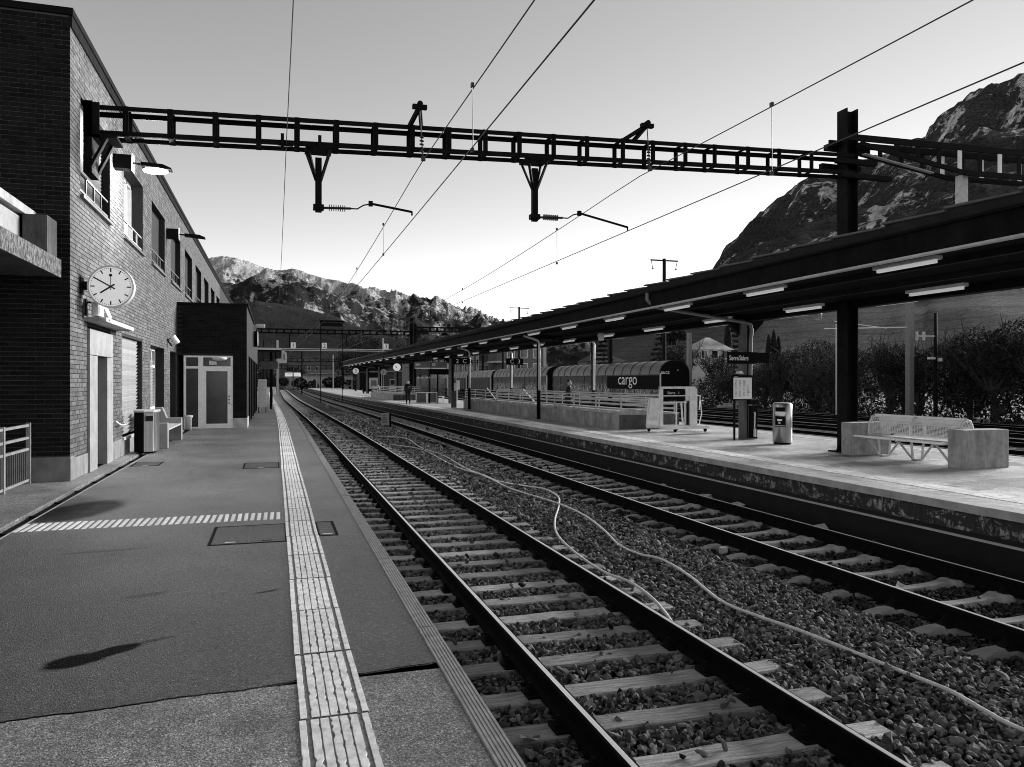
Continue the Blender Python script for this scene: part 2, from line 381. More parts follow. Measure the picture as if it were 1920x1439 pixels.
def smooth01(t): t = max(0.0, min(1.0, t)); return t * t * (3 - 2 * t)
def B(y): return -0.9 * smooth01((y - 25) / 85.0)          # the tracks and platforms drift gently to the left
def B2(y): return 1.7 * B(y)
def ylist(a, b, step): n = max(1, int(round((b - a) / step))); return [a + (b - a) * i / n for i in range(n + 1)]
FACE = (R(90), 0, 0)                                       # lettering that faces the camera (-Y)
mk('brick_reveal', 0.02, 0.9, 0.3, 10, 0.3, 60)
mk('annex_brick', 0.02, 0.9, 0.3, 10, 0.3, 60)
mk('portal_concrete', 0.3, 0.8, 0.25, 3, 0.2, 60, streak=0.2)
MT['door_glass'] = M('door_glass', 0.03, 0.15, 0.6, 1.2, 0, spec=0.5)
mk('mast_steel', 0.008, 0.6, 0.6, 3, 0.1, 30, streak=0.4, spec=0.05)
mk('gutter', 0.02, 0.6, 0.3, 4, 0.1, spec=0.05)
mk('purlin', 0.02, 0.7, 0.3, 4, 0.1, spec=0.05)
mk('pipe_pale', 0.7, 0.45, 0.2, 6, 0.05, metal=0.3)
mk('pipe_mid', 0.16, 0.5, 0.3, 6, 0.05)
mk('column_face', 0.12, 0.8, 0.45, 5, 0.3, 40, streak=0.3)
mk('rail_tube', 0.5, 0.4, 0.15, 6, 0)
mk('lift_metal', 0.68, 0.5, 0.25, 5, 0.05, metal=0.1)
mk('block_concrete', 0.33, 0.85, 0.3, 10, 0.3, 90, streak=0.45)
mk('wagon_rib', 0.03, 0.6, 0.3, 4, 0.05)
mk('door_dark', 0.07, 0.7, 0.3, 12, 0.05)
mk('bench_concrete', 0.24, 0.85, 0.3, 4, 0.2, 60)
mk('bench_plank', 0.42, 0.6, 0.3, 6, 0.1)
mk('gate_bar', 0.08, 0.5, 0.3, 6, 0.05)
mk('gate_rail', 0.24, 0.5, 0.3, 6, 0.05)
mk('plinth', 0.24, 0.85, 0.35, 2.5, 0.25, 50, streak=0.3)
mk('stone_dark', 0.022, 0.75, 0.5, 30, 0.2, 90, island=0.8)  # near-black copy of stone: shade of the second track put into the colour
mk('sill_metal', 0.11, 0.5, 0.3, 6, 0.05)
mk('roof_house', 0.34, 0.7, 0.6, 0.5, 0.2)

# ================================================================ THE SETTING
# ---- ground, ballast, mountains
surf('ground', MB().quad((-3000, -600, -0.9), (3500, -600, -0.9), (3500, 5200, -0.9), (-3000, 5200, -0.9)), 'meadow')
surf('gravel_yard', MB().quad((-2.9, -30, -0.8), (44, -30, -0.8), (44, 420, -0.8), (-2.9, 420, -0.8)), 'ballast_bed')

def terrain(name, crest, d_base, d_crest, mat, rough, seed, power=1.25, n_az=260, n_r=60, z_base=-3.0, fine=0.0, d_fun=None):
    """crest: list of (azimuth, elevation) in degrees; a slope that climbs from d_base to a crest at d_crest metres"""
    A = np.array(crest); az = np.linspace(A[0, 0], A[-1, 0], n_az); el = np.interp(az, A[:, 0], A[:, 1])
    V = np.zeros((n_az, n_r + 6, 3))
    for i, (a, e) in enumerate(zip(az, el)):
        dc = d_crest if d_fun is None else d_fun(a); zc = math.tan(R(e)) * dc + 1.65
        fz = fine * (noise.noise(Vector((a * 7.0, seed, 0))) + 0.7 * abs(noise.noise(Vector((a * 19.0, seed, 3)))) + 0.4 * noise.noise(Vector((a * 47.0, seed, 6)))) * (0.35 + 1.3 * smooth01((a - 5.5) / 5)) if fine else 0.0
        for j in range(n_r + 6):
            t = j / n_r; d = d_base + (dc - d_base) * t; x, y = math.sin(R(a)) * d, math.cos(R(a)) * d
            tt = min(t, 1.0); env = math.sin(math.pi * min(1, tt)) ** 0.8
            nz = noise.ridged_multi_fractal(Vector((x / rough[0], y / rough[0], seed)), 0.9, 2.1, 6, 1.0, 2.0) - 0.9
            z = z_base + (zc - z_base) * tt ** power + rough[1] * nz * env * (0.25 + tt) + fz * smooth01((t - 0.8) / 0.2)
            if t > 1: z = zc - (t - 1) * (dc - d_base) * 0.8
            V[i, j] = (x, y, z)
    n2 = n_r + 6; idx = np.arange(n_az * n2).reshape(n_az, n2)
    F = np.stack([idx[:-1, :-1], idx[1:, :-1], idx[1:, 1:], idx[:-1, 1:]], -1).reshape(-1, 4)[:, ::-1]
    o = np_mesh(name, V.reshape(-1, 3), F, mat, kind='structure', smooth=True); return o
back = [(-6.49, 8.07), (-4.28, 8.48), (-3.49, 8.67), (-2.72, 8.57), (-1.65, 8.26), (-0.94, 7.99), (-0.15, 7.84), (0.51, 7.83), (1.17, 8.01), (1.61, 7.88), (2.72, 7.42), (3.85, 7.35), (4.98, 7.11), (5.67, 6.9), (6.2, 6.68), (6.89, 6.81), (7.47, 6.63), (8.05, 6.49), (8.52, 6.65), (8.91, 6.27), (9.41, 6.24), (9.8, 6.4), (10.12, 6.25), (10.59, 5.98), (11.1, 5.95), (11.49, 6.18), (12.04, 5.88), (12.75, 5.49), (13.38, 5.26), (13.62, 5.3), (14.53, 5.22), (15.21, 4.95), (16.12, 4.56), (17.11, 4.09), (18.7, 3.57), (21.08, 2.97), (23.05, 2.76), (24.23, 2.92), (24.82, 3.15), (25.48, 2.87), (26.37, 2.55), (30, 1.5)]
mid = [(-6.49, 7.06), (-4.11, 6.82), (-2.72, 6.6), (-1.65, 7.3), (-0.58, 7.79), (0.15, 7.74), (0.88, 7.66), (1.61, 7.42), (2.72, 6.97), (3.47, 6.54), (4.6, 6.18), (5.55, 5.82), (6.51, 5.26), (8.05, 4.81), (9.61, 4.52), (10.78, 4.3), (12.75, 4.07), (14.73, 3.7), (17.11, 3.2), (21.08, 2.3), (25, 1.4), (30, 0.6)]
low = [(-6.49, 4.54), (-4.11, 4.8), (-2.72, 5.22), (-1.3, 5.64), (0.15, 5.5), (1.61, 5.3), (2.72, 4.99), (4.04, 4.75), (5.36, 4.08), (6.89, 3.63), (9.22, 2.95), (12.75, 2.38), (17.11, 1.7), (23, 0.9)]
right = [(23.2, 0.7), (25.01, 1.85), (26.37, 2.74), (27.33, 3.48), (28.48, 4.35), (30.0, 5.41), (31.32, 6.9), (32.17, 8.19), (32.54, 9.0), (33.35, 9.82), (34.08, 10.48), (35.17, 11.55), (36.24, 12.38), (37.64, 13.27), (39.02, 13.63), (40.21, 13.73), (41.71, 14.66), (43.01, 14.85), (43.96, 15.46), (45.37, 15.6), (45.68, 16.14), (46.13, 16.55), (47.04, 17.04), (47.93, 17.67), (48.8, 17.98), (49.79, 18.1), (50.77, 18.3), (52.91, 18.94), (55.5, 18.5), (60, 13), (66, 7), (75, 4), (90, 3), (120, 2)]  # unseen crest right of the view cut low to let the sun through
terrain('mountain_range', back, 2600, 5000, 'range_far', (500, 130), 3.1, 1.15, 620, 120, fine=14)
terrain('mountain_ridge', mid, 1300, 3400, 'range_mid', (380, 90), 8.7, 1.2, 420, 100, fine=5)
terrain('hill_slope', low, 420, 1700, 'range_low', (260, 22), 5.5, 1.3, 240, 50, fine=4)
terrain('mountain', right, 170, 2600, 'mountain_right', (340, 80), 2.2, 1.22, 420, 130, fine=7)

# ---- platform beside the building
YP = ylist(-6, 235, 6.0)
plat = struct('platform')
part('foundation', MB().sweep([(-30, -0.9), (0.9, -0.9), (0.9, -0.1), (-30, -0.1)], YP, B), 'concrete_dark', plat)
YF = [4.35] + ylist(6, 235, 6.0)
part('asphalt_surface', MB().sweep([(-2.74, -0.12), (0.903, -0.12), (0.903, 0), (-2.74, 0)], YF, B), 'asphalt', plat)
def joint(x): return 4.30 + 0.075 * (x + 1.0) + 0.025 * noise.noise(Vector((x * 3, 0, 0))) + 0.012 * noise.noise(Vector((x * 14, 2, 0))) + 0.008 * noise.noise(Vector((x * 41, 5, 0)))
mb = MB(); xs = [(-2.74 + 3.643 * i / 260) for i in range(261)]
vs = [(x, -6, 0.0) for x in xs] + [(x, joint(x) - 0.012, 0.0) for x in xs]; n = len(xs)
mb.add(vs, [(i, i + 1, n + i + 1, n + i) for i in range(n - 1)])
vs = [(x, joint(x) - 0.012, 0.0) for x in xs] + [(x, joint(x) - 0.012, -0.12) for x in xs]
mb.add(vs, [(i, i + 1, n + i + 1, n + i)[::-1] for i in range(n - 1)])
part('asphalt_patch', mb, 'asphalt_near', plat)
mb = MB(); vs = [(x, joint(x) + 0.004 * noise.noise(Vector((x * 9, 4, 0))), 0.0) for x in xs] + [(x, 4.6, 0.0) for x in xs]
mb.add(vs, [(i, i + 1, n + i + 1, n + i) for i in range(n - 1)])
for v in range(len(mb.v)): mb.v[v] = (mb.v[v][0], mb.v[v][1], 0.0035)
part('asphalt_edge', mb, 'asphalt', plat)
part('wall_paving', MB().sweep([(-30, -0.12), (-2.95, -0.12), (-2.95, 0.0), (-30, 0.0)], [-6, 235], None), 'asphalt_near', plat)
part('drain_kerb', MB().sweep([(-2.760, -0.11), (-2.741, -0.11), (-2.741, 0.003), (-2.760, 0.003)], [-6, 19.0]), 'concrete_pale', plat)
part('drain_floor', MB().quad((-2.95, -6, -0.06), (-2.76, -6, -0.06), (-2.76, 28, -0.06), (-2.95, 28, -0.06)), 'black', plat)
me = MB().box(-0.06, 0.06, -0.03, 0.03, -0.02, 0.0).mesh('grate_lug')
for k in range(9):
    o = link('grate_lug', me, 'steel_dark', plat); o.location = (-2.865, 8.6 + k * 1.15, -0.03)

# tactile strip: worn ribbed tiles along the platform edge
def tactile_mesh(seed):
    r = random.Random(seed); mb = MB(); L = 0.905
    mb.box(-0.166, 0.166, -L / 2, L / 2, -0.01, 0.004)
    def rib(x0, x1, wear):
        n = 26; vs = []; fs = []
        for i in range(n + 1):
            y = -L / 2 + 0.004 + (L - 0.008) * i / n
            a = x0 + (r.random() ** 9) * wear; b = x1 - (r.random() ** 9) * wear
            vs += [(a, y, 0.002), (a + 0.002, y, 0.009), (b - 0.002, y, 0.009), (b, y, 0.002)]
        for i in range(n):
            for k in range(3): fs.append((i * 4 + k, i * 4 + k + 1, i * 4 + k + 5, i * 4 + k + 4))
        mb.add(vs, fs)
    rib(-0.166, -0.132, 0.004); rib(0.132, 0.166, 0.004)
    for c in (-0.092, -0.046, 0.0, 0.046, 0.092): rib(c - 0.0208, c + 0.0208, 0.013)
    me = mb.mesh('tactile_tile'); me.materials.append(MT['white_worn']); me.materials.append(MT['tile_base'])
    for i in range(6): me.polygons[i].material_index = 1
    return me
tms = [tactile_mesh(s) for s in range(6)]
k = 0; y = -1.2
while y < 112:
    o = link('tactile_tile', tms[k % 6], None, plat); o.location = (0.279 + B(y) + random.uniform(-0.003, 0.003), y, random.uniform(0, 0.003)); o.rotation_euler.z = random.uniform(-0.006, 0.006) - (B(y) - B(y + 0.5)) * 2
    y += 0.92; k += 1
part('tactile_strip', MB().sweep([(0.113, 0.0), (0.445, 0.0), (0.445, 0.007), (0.113, 0.007)], ylist(112, 234, 6), B), 'white_worn', plat)
# ribbed stone along the edge
def edge_mesh(studs):
    mb = MB(); L = 2.045; w = 0.121
    mb.box(-w / 2, w / 2, -L / 2, L / 2, -0.14, 0.003)
    if studs:
        for i in range(8):
            for j in range(46):
                x = -0.052 + i * 0.0149; y = -L / 2 + 0.03 + j * 0.0435 + (0.02 if i % 2 else 0); mb.box(x - 0.005, x + 0.005, y - 0.012, y + 0.012, 0.002, 0.008)
    else:
        for i in range(6):
            x = -0.050 + i * 0.020; mb.box(x - 0.0065, x + 0.0065, -L / 2 + 0.004, L / 2 - 0.004, 0.002, 0.009)
    me = mb.mesh('edge_stone'); me.materials.append(MT['edge_slab']); return me
e0, e1 = edge_mesh(True), edge_mesh(False)
for k in range(58):
    y = 1.05 + k * 2.06 + 0.95 - 2.06
    o = link('edge_stone', e0 if k < 2 else e1, None, plat); o.location = (0.966 + B(y), y, random.uniform(-0.002, 0.002)); o.rotation_euler.z = -(B(y + 1) - B(y - 1)) / 2
part('edge_kerb', MB().sweep([(0.905, -0.14), (1.026, -0.14), (1.026, 0.005), (0.905, 0.005)], ylist(119.6, 235, 6), B), 'edge_slab', plat)
# painted ladder of short bars that crosses the platform
bm_ = MB().box(-0.021, 0.021, -0.26, 0.26, 0.001, 0.0045).mesh('painted_bar'); bm_.materials.append(MT['white_worn'])
for k in range(38):
    o = link('painted_bar', bm_, None, plat); o.location = (-2.72 + k * 0.0745, 9.86 + random.uniform(-0.01, 0.01), 0.0); o.rotation_euler.z = random.uniform(-0.02, 0.02)
# service covers
def cover(x0, x1, y0, y1, plates):
    fr = MB()
    for a in ((x0 - 0.03, x1 + 0.03, y0 - 0.03, y0), (x0 - 0.03, x1 + 0.03, y1, y1 + 0.03), (x0 - 0.03, x0, y0, y1), (x1, x1 + 0.03, y0, y1)): fr.box(*a, 0.0005, 0.0045)
    t = part('service_cover', fr, 'steel_rust', plat)
    for i in range(plates):
        a = x0 + (x1 - x0) * i / plates + 0.006; b = x0 + (x1 - x0) * (i + 1) / plates - 0.006
        p = part('cover_plate', MB().box(a, b, y0 + 0.006, y1 - 0.006, 0.0005, 0.0035), 'cover', t)
        part('lift_slot', MB().box((a + b) / 2 - 0.05, (a + b) / 2 + 0.05, y0 + 0.06, y0 + 0.085, 0.003, 0.006), 'white_worn' if i % 2 == 0 else 'steel_rust', p)
MT['cover'] = asphalt('cover', 0.05, 0.05, 0.6)
cover(-0.62, 0.10, 8.28, 9.25, 2); cover(0.46, 0.62, 8.45, 9.25, 1)
cover(-0.56, 0.05, 15.35, 16.3, 1); cover(-2.66, -2.2, 16.4, 17.1, 1)

# ---- railway tracks
def rail_mesh_parts(tr, xc, ys, z_top=-0.55, off=B):
    prof = [(-0.07, -0.172), (0.07, -0.172), (0.07, -0.155), (0.012, -0.14), (0.010, -0.045), (0.036, -0.035), (0.036, -0.006), (0.028, 0.0), (-0.028, 0.0), (-0.036, -0.006), (-0.036, -0.035), (-0.010, -0.045), (-0.012, -0.14), (-0.07, -0.155)]
    for s in (-0.75, 0.75):
        r = part('rail', MB().sweep([(x + xc + s, z + z_top) for x, z in prof], ys, off), 'rail_side', tr)
        h = MB(); h.sweep([(xc + s - 0.018, z_top + 0.001), (xc + s + 0.018, z_top + 0.001), (xc + s + 0.015, z_top + 0.003), (xc + s - 0.015, z_top + 0.003)], ys, off)
        part('running_surface', h, 'rail_head', r)
YT = ylist(-4, 24, 4) + ylist(28, 130, 5) + ylist(140, 400, 20)

def timber_mesh(seed):
    r = random.Random(seed); mb = MB(); n = 10; vs = []; fs = []
    for i in range(n + 1):
        x = -1.3 + 2.6 * i / n; w = 0.12 + r.uniform(-0.006, 0.004); z = r.uniform(-0.006, 0.003); c = 0.012
        for (yy, zz) in ((-w, -0.16), (-w, -c + z), (-w + c, z), (w - c, z + r.uniform(-0.003, 0.003)), (w, -c + z), (w, -0.16)): vs.append((x, yy, zz))
    for i in range(n):
        for k in range(5): fs.append((i * 6 + k, i * 6 + k + 1, (i + 1) * 6 + k + 1, (i + 1) * 6 + k)[::-1])
    fs.append((0, 1, 2, 3, 4, 5)); fs.append(tuple(n * 6 + k for k in range(6))[::-1])
    mb.add(vs, fs); me = mb.mesh('sleeper'); me.materials.append(MT['timber']); return me
tr1 = struct('railway_track')
rail_mesh_parts(tr1, 2.71, YT)
tim = [timber_mesh(s) for s in range(7)]
clip = MB(); clip.box(-0.16, 0.16, -0.085, 0.085, 0.0, 0.016)
for s in (-1, 1):
    clip.box(s * 0.115 - 0.035, s * 0.115 + 0.035, -0.04, 0.04, 0.016, 0.05); clip.cyl((s * 0.115, 0, 0.05), (s * 0.115, 0, 0.095), 0.018, 6); clip.cyl((s * 0.115, 0, 0.055), (s * 0.115, 0, 0.07), 0.03, 6)
clip_me = clip.mesh('rail_fastening'); clip_me.materials.append(MT['steel_rust'])
SLEEP1 = []; y = 1.9; k = 0
while y < 84:
    x = 2.71 + B(y) + random.uniform(-0.03, 0.03); SLEEP1.append(y)
    o = link('sleeper', tim[k % 7], None, tr1); o.location = (x, y, -0.722 + random.uniform(-0.006, 0.006)); o.rotation_euler.z = random.uniform(-0.012, 0.012) + (math.pi if k % 2 else 0)
    if y < 24:
        for s in (-0.75, 0.75):
            c = link('rail_fastening', clip_me, None, tr1); c.location = (2.71 + s + B(y), y, -0.724)
    y += 0.6 + random.uniform(-0.015, 0.015); k += 1
far = MB(); y = 84.3
while y < 220: far.box(1.41 + B(y), 4.01 + B(y), y - 0.12, y + 0.12, -0.85, -0.722); y += 0.6
part('far_sleepers', far, 'timber', tr1, kind='stuff')

def steel_mesh():
    mb = MB(); n = 28; vs = []; fs = []
    for i in range(n + 1):
        x = -1.28 + 2.56 * i / n; a = abs(x)
        z = 0.0 if a > 0.95 else 0.0
        seat = math.exp(-((a - 0.75) / 0.14) ** 2); mid_ = 1 - smooth01(a / 0.62)
        w = 0.062 + 0.05 * math.exp(-((a - 0.62) / 0.16) ** 2) + 0.05 * smooth01((a - 1.0) / 0.25)
        z = -0.024 * mid_ + 0.024 * math.exp(-((a - 0.56) / 0.10) ** 2) - 0.06 * smooth01((a - 1.0) / 0.28)
        for yy, zz in ((-w - 0.03, -0.09), (-w, z - 0.008), (-w * 0.8, z), (w * 0.8, z), (w, z - 0.008), (w + 0.03, -0.09)): vs.append((x, yy, zz))
    for i in range(n):
        for k in range(5): fs.append((i * 6 + k, i * 6 + k + 1, (i + 1) * 6 + k + 1, (i + 1) * 6 + k)[::-1])
    mb.add(vs, fs); me = mb.mesh('sleeper'); me.materials.append(MT['steel_sleeper']); return me
tr2 = struct('railway_track'); rail_mesh_parts(tr2, 7.07, YT)
stm = steel_mesh(); SLEEP2 = []; y = 4.6
while y < 84:
    o = link('sleeper', stm, None, tr2); o.location = (7.07 + B(y), y, -0.716 + random.uniform(-0.004, 0.004)); o.rotation_euler.z = random.uniform(-0.01, 0.01); SLEEP2.append(y)
    if y < 26:
        for s in (-0.75, 0.75):
            c = link('rail_fastening', clip_me, None, tr2); c.location = (7.07 + s + B(y), y, -0.726)
    y += 0.65
far = MB(); y = 84.3
while y < 220: far.box(5.8 + B(y), 8.3 + B(y), y - 0.1, y + 0.1, -0.85, -0.735); y += 0.65
part('far_sleepers', far, 'steel_sleeper', tr2, kind='stuff')
for xc in (17.35, 21.8, 26.2, 30.4, 34.6):
    t = struct('railway_track'); rail_mesh_parts(t, xc, ylist(-10, 400, 20))
    mb = MB(); y = 4.0
    while y < 130: mb.box(xc - 1.3 + B(y), xc + 1.3 + B(y), y - 0.12, y + 0.12, -0.85, -0.735); y += 0.6
    part('sleepers', mb, 'timber', t, kind='stuff')

# ---- loose ballast stones
def stones(name, rects, seed, mat='stone'):
    r = np.random.default_rng(seed)
    ico = np.array([(0, 0, 1), (0.894, 0, 0.447), (0.276, 0.851, 0.447), (-0.724, 0.526, 0.447), (-0.724, -0.526, 0.447), (0.276, -0.851, 0.447),
                    (0.724, 0.526, -0.447), (-0.276, 0.851, -0.447), (-0.894, 0, -0.447), (-0.276, -0.851, -0.447), (0.724, -0.526, -0.447), (0, 0, -1)])
    fa = np.array([(0, 1, 2), (0, 2, 3), (0, 3, 4), (0, 4, 5), (0, 5, 1), (1, 6, 2), (2, 7, 3), (3, 8, 4), (4, 9, 5), (5, 10, 1), (1, 10, 6), (2, 6, 7), (3, 7, 8), (4, 8, 9), (5, 9, 10)])
    P = []; S = []
    for x0, x1, y0, y1, dens, size, z in rects:
        n = int((x1 - x0) * (y1 - y0) * dens); p = np.stack([r.uniform(x0, x1, n), r.uniform(y0, y1, n), np.full(n, z)], 1)
        P.append(p); S.append(size * r.lognormal(0, 0.28, n))
    P = np.concatenate(P); S = np.concatenate(S)
    bnd = np.array([B(v) for v in P[:, 1]]); P[:, 0] += bnd
    xx = P[:, 0] - bnd
    s1 = np.array(SLEEP1); s2 = np.array(SLEEP2)
    def near(v, arr): i = np.clip(np.searchsorted(arr, v), 1, len(arr) - 1); return np.minimum(abs(v - arr[i]), abs(v - arr[i - 1]))
    on1 = (abs(xx - 2.71) < 1.31) & (near(P[:, 1], s1) < 0.125); on2 = (abs(xx - 7.07) < 1.22) & (near(P[:, 1], s2) < 0.11)
    keep = ~((on1 | on2) & (r.uniform(0, 1, len(P)) > 0.012))
    rails = np.zeros(len(P), bool)
    for c in (1.96, 3.46, 6.32, 7.82): rails |= abs(xx - c) < 0.085
    keep &= ~rails
    on = (on1 | on2)[keep]; P = P[keep]; S = S[keep]; n = len(P)
    P[:, 2] += r.uniform(-0.03, 0.03, n) + np.where(on, 0.05, 0)
    P[:, 2] -= np.where(abs(xx[keep] - 7.07) < 1.3, 0.022, 0)
    # a shallow heap between the tracks
    d = (P[:, 0] - np.array([B(v) for v in P[:, 1]])); P[:, 2] += 0.03 * np.exp(-((d - 4.9) / 0.7) ** 2)
    sc = S[:, None] * r.uniform(0.65, 1.35, (n, 3)) * np.array([1.05, 1.05, 0.62])
    q = r.normal(size=(n, 4)); q[:, 1:3] *= 0.55; q /= np.linalg.norm(q, axis=1)[:, None]
    w, x, y, z = q.T
    Rm = np.stack([1 - 2 * (y * y + z * z), 2 * (x * y - z * w), 2 * (x * z + y * w), 2 * (x * y + z * w), 1 - 2 * (x * x + z * z), 2 * (y * z - x * w), 2 * (x * z - y * w), 2 * (y * z + x * w), 1 - 2 * (x * x + y * y)], 1).reshape(n, 3, 3)
    L = ico[None] * (1 + r.uniform(-0.32, 0.28, (n, 12, 1))) * sc[:, None, :]
    V = np.einsum('nij,nkj->nki', Rm, L) + P[:, None, :]
    F = fa[None] + (np.arange(n) * 12)[:, None, None]
    o = np_mesh(name, V.reshape(-1, 3), F.reshape(-1, 3), mat, kind='stuff'); return o
stones('ballast_stones', [(1.08, 5.85, 2.2, 9, 950, 0.0255, -0.760), (1.08, 5.85, 9, 16, 620, 0.028, -0.762), (1.08, 5.85, 16, 28, 240, 0.038, -0.765), (1.08, 5.85, 28, 60, 90, 0.05, -0.77)], 5)
stones('dark_ballast_stones', [(5.7, 8.5, 3.5, 9, 800, 0.026, -0.768), (5.7, 8.5, 9, 16, 420, 0.032, -0.768), (5.7, 8.5, 16, 28, 230, 0.038, -0.768), (5.7, 8.5, 28, 60, 80, 0.05, -0.772)], 6, 'stone_dark')

# ---- island platform
isl = struct('island_platform')


YI = ylist(-6, 190, 4)
def BI(y): return 1.5 * B(y)
mb = MB(); vs = []; n = len(YI)
for y in YI: vs += [(9.14 + BI(y), y, 0), (15.6 + B(y), y, 0)]
mb.add(vs, [(2 * i, 2 * i + 1, 2 * i + 3, 2 * i + 2) for i in range(n - 1)])
part('platform_surface', mb, 'platform_floor', isl)
part('platform_wall', MB().sweep([(8.9, -0.9), (9.3, -0.9), (9.3, -0.02), (8.9, -0.02)], YI, BI), 'peeling_wall', isl)
part('rear_wall', MB().sweep([(15.3, -0.9), (15.6, -0.9), (15.6, -0.01), (15.3, -0.01)], YI, B), 'concrete_dark', isl)

MT['ledge'] = M('ledge', 0.006, 0.9, 0.6, 3, 0.3, 30)  # near-black colour holds the shade on the ledge face
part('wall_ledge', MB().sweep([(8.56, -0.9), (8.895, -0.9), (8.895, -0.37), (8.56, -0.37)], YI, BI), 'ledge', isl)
part('ledge_lip', MB().sweep([(8.54, -0.385), (8.575, -0.385), (8.575, -0.358), (8.54, -0.358)], YI, BI), 'concrete_pale', isl)  # pale strip painted in as the ledge's lit top edge
cop = MB().box(-0.16, 0.16, -1.24, 1.24, -0.11, 0.006).mesh('coping_stone'); cop.materials.append(M('coping', 0.30, 0.75, 0.35, 4, 0.2, 60, rand=0.15))
for k in range(50):
    y = 4.0 + k * 2.49
    o = link('coping_stone', cop, None, isl); o.location = (9.0 + BI(y), y, random.uniform(-0.002, 0.003)); o.rotation_euler.z = -(BI(y + 1) - BI(y - 1)) / 2
part('coping_edge', MB().sweep([(8.84, -0.11), (9.16, -0.11), (9.16, 0.006), (8.84, 0.006)], ylist(127.3, 190, 4), BI), 'concrete', isl)
bm2 = MB().box(-0.23, 0.23, -0.52, 0.52, 0.001, 0.0065).mesh('tactile_slab'); bm2.materials.append(MT['worn_band'])
for k in range(96):
    y = 4.6 + k * 1.05
    o = link('tactile_slab', bm2, None, isl); o.location = (9.83 + BI(y), y, 0); o.rotation_euler.z = -(BI(y + 1) - BI(y - 1)) / 2 + random.uniform(-0.004, 0.004)
part('rear_line', MB().sweep([(14.75, 0.001), (14.95, 0.001), (14.95, 0.006), (14.75, 0.006)], ylist(2, 180, 6), B), 'worn_band', isl)

# ================================================================ STATION BUILDING (facade plane x = FX, end wall y = EY)
FX, EY, TOPZ = -3.24, 14.3, 7.75
bld = thing('station_building', 'long two storey brick station building with louvred windows beside the near platform', 'station building', (-6, 30, 0))
UP = [(14.95 + 4.06 * k, 17.6 + 4.06 * k, 4.9, 6.62) for k in range(11)]
UP[0] = (15.0, 17.52, 4.9, 6.62)
LOW = [(18.82, 21.54, 0.40, 2.66), (22.86, 25.59, 0.40, 2.64), (26.95, 28.5, 0.40, 2.62)]
PORT = (15.5, 17.56, 0.0, 2.66)
HOLES = UP + LOW + [PORT]

def wall_with_holes(x, y0, y1, z0, z1, holes):
    ys = sorted({y0, y1, *[h[0] for h in holes], *[h[1] for h in holes]}); zs = sorted({z0, z1, *[h[2] for h in holes], *[h[3] for h in holes]})
    mb = MB()
    for a, b in zip(ys, ys[1:]):
        for c, d in zip(zs, zs[1:]):
            my, mz = (a + b) / 2, (c + d) / 2
            if any(h[0] < my < h[1] and h[2] < mz < h[3] for h in holes): continue
            mb.quad((x, a, c), (x, b, c), (x, b, d), (x, a, d))
    return mb
mb = wall_with_holes(FX - 0.012, EY, 66, 0, TOPZ, HOLES)
part('wall', mb, 'mortar', bld)
core = MB()
core.box(-14, FX - 0.42, EY + 0.30, 66, 0, TOPZ - 0.02)
for h in HOLES:                                               # reveals of the openings
    d = FX - 0.43
    core.quad((d, h[0], h[2]), (FX - 0.012, h[0], h[2]), (FX - 0.012, h[0], h[3]), (d, h[0], h[3])); core.quad((d, h[1], h[2]), (d, h[1], h[3]), (FX - 0.012, h[1], h[3]), (FX - 0.012, h[1], h[2]))
    core.quad((d, h[0], h[3]), (FX - 0.012, h[0], h[3]), (FX - 0.012, h[1], h[3]), (d, h[1], h[3])); core.quad((d, h[0], h[2]), (d, h[1], h[2]), (FX - 0.012, h[1], h[2]), (FX - 0.012, h[0], h[2]))
part('reveals', core, 'brick_reveal', bld) if 'brick_reveal' in MT else part('reveals', core, 'mortar', bld)
# bricks of the facade: courses with staggered joints; the largest in view are parts, the rest joined
BL, BH, J = 0.24, 0.066, 0.012
def in_hole(y0, y1, z0, z1): return any(y1 > h[0] and y0 < h[1] and z1 > h[2] and z0 < h[3] for h in HOLES)
V = []; F = []; singles = []
z = 0.38; row = 0
while z < TOPZ - 0.25:
    y = EY + 0.002 - (row % 2) * 0.126
    while y < 50:
        a, b = max(y, EY + 0.003), y + BL
        for h in HOLES:                                       # cut bricks at the edge of an opening
            if z + BH > h[2] + 0.01 and z < h[3] - 0.01:
                if a < h[0] < b: b = h[0]
                elif a < h[1] < b: a = h[1]
                elif h[0] <= a and b <= h[1]: b = a
        if b - a > 0.03:
            if y < 15.6 and 4.0 < z < 6.2 and abs(b - a - BL) < 1e-6 and len(singles) < 95: singles.append((a, z))
            else:
                pr = random.uniform(-0.002, 0.003); o = len(V); x0, x1 = FX - 0.013, FX + pr
                V += [(x0, a, z), (x0, b, z), (x0, b, z + BH), (x0, a, z + BH), (x1, a, z), (x1, b, z), (x1, b, z + BH), (x1, a, z + BH)]
                F += [(o + 4, o + 5, o + 6, o + 7), (o, o + 1, o + 5, o + 4), (o + 1, o + 2, o + 6, o + 5), (o + 2, o + 3, o + 7, o + 6), (o + 3, o, o + 4, o + 7)]
        y += BL + J
    z += BH + J; row += 1
np_mesh('brickwork', np.array(V), np.array(F), 'brick', bld, kind='stuff')
bme = MB().box(-0.013, 0.0, 0, BL, 0, BH).mesh('brick'); bme.materials.append(MT['brick'])
for a, z in singles:
    o = link('brick', bme, None, bld); o.location = (FX + random.uniform(-0.002, 0.003), a, z)
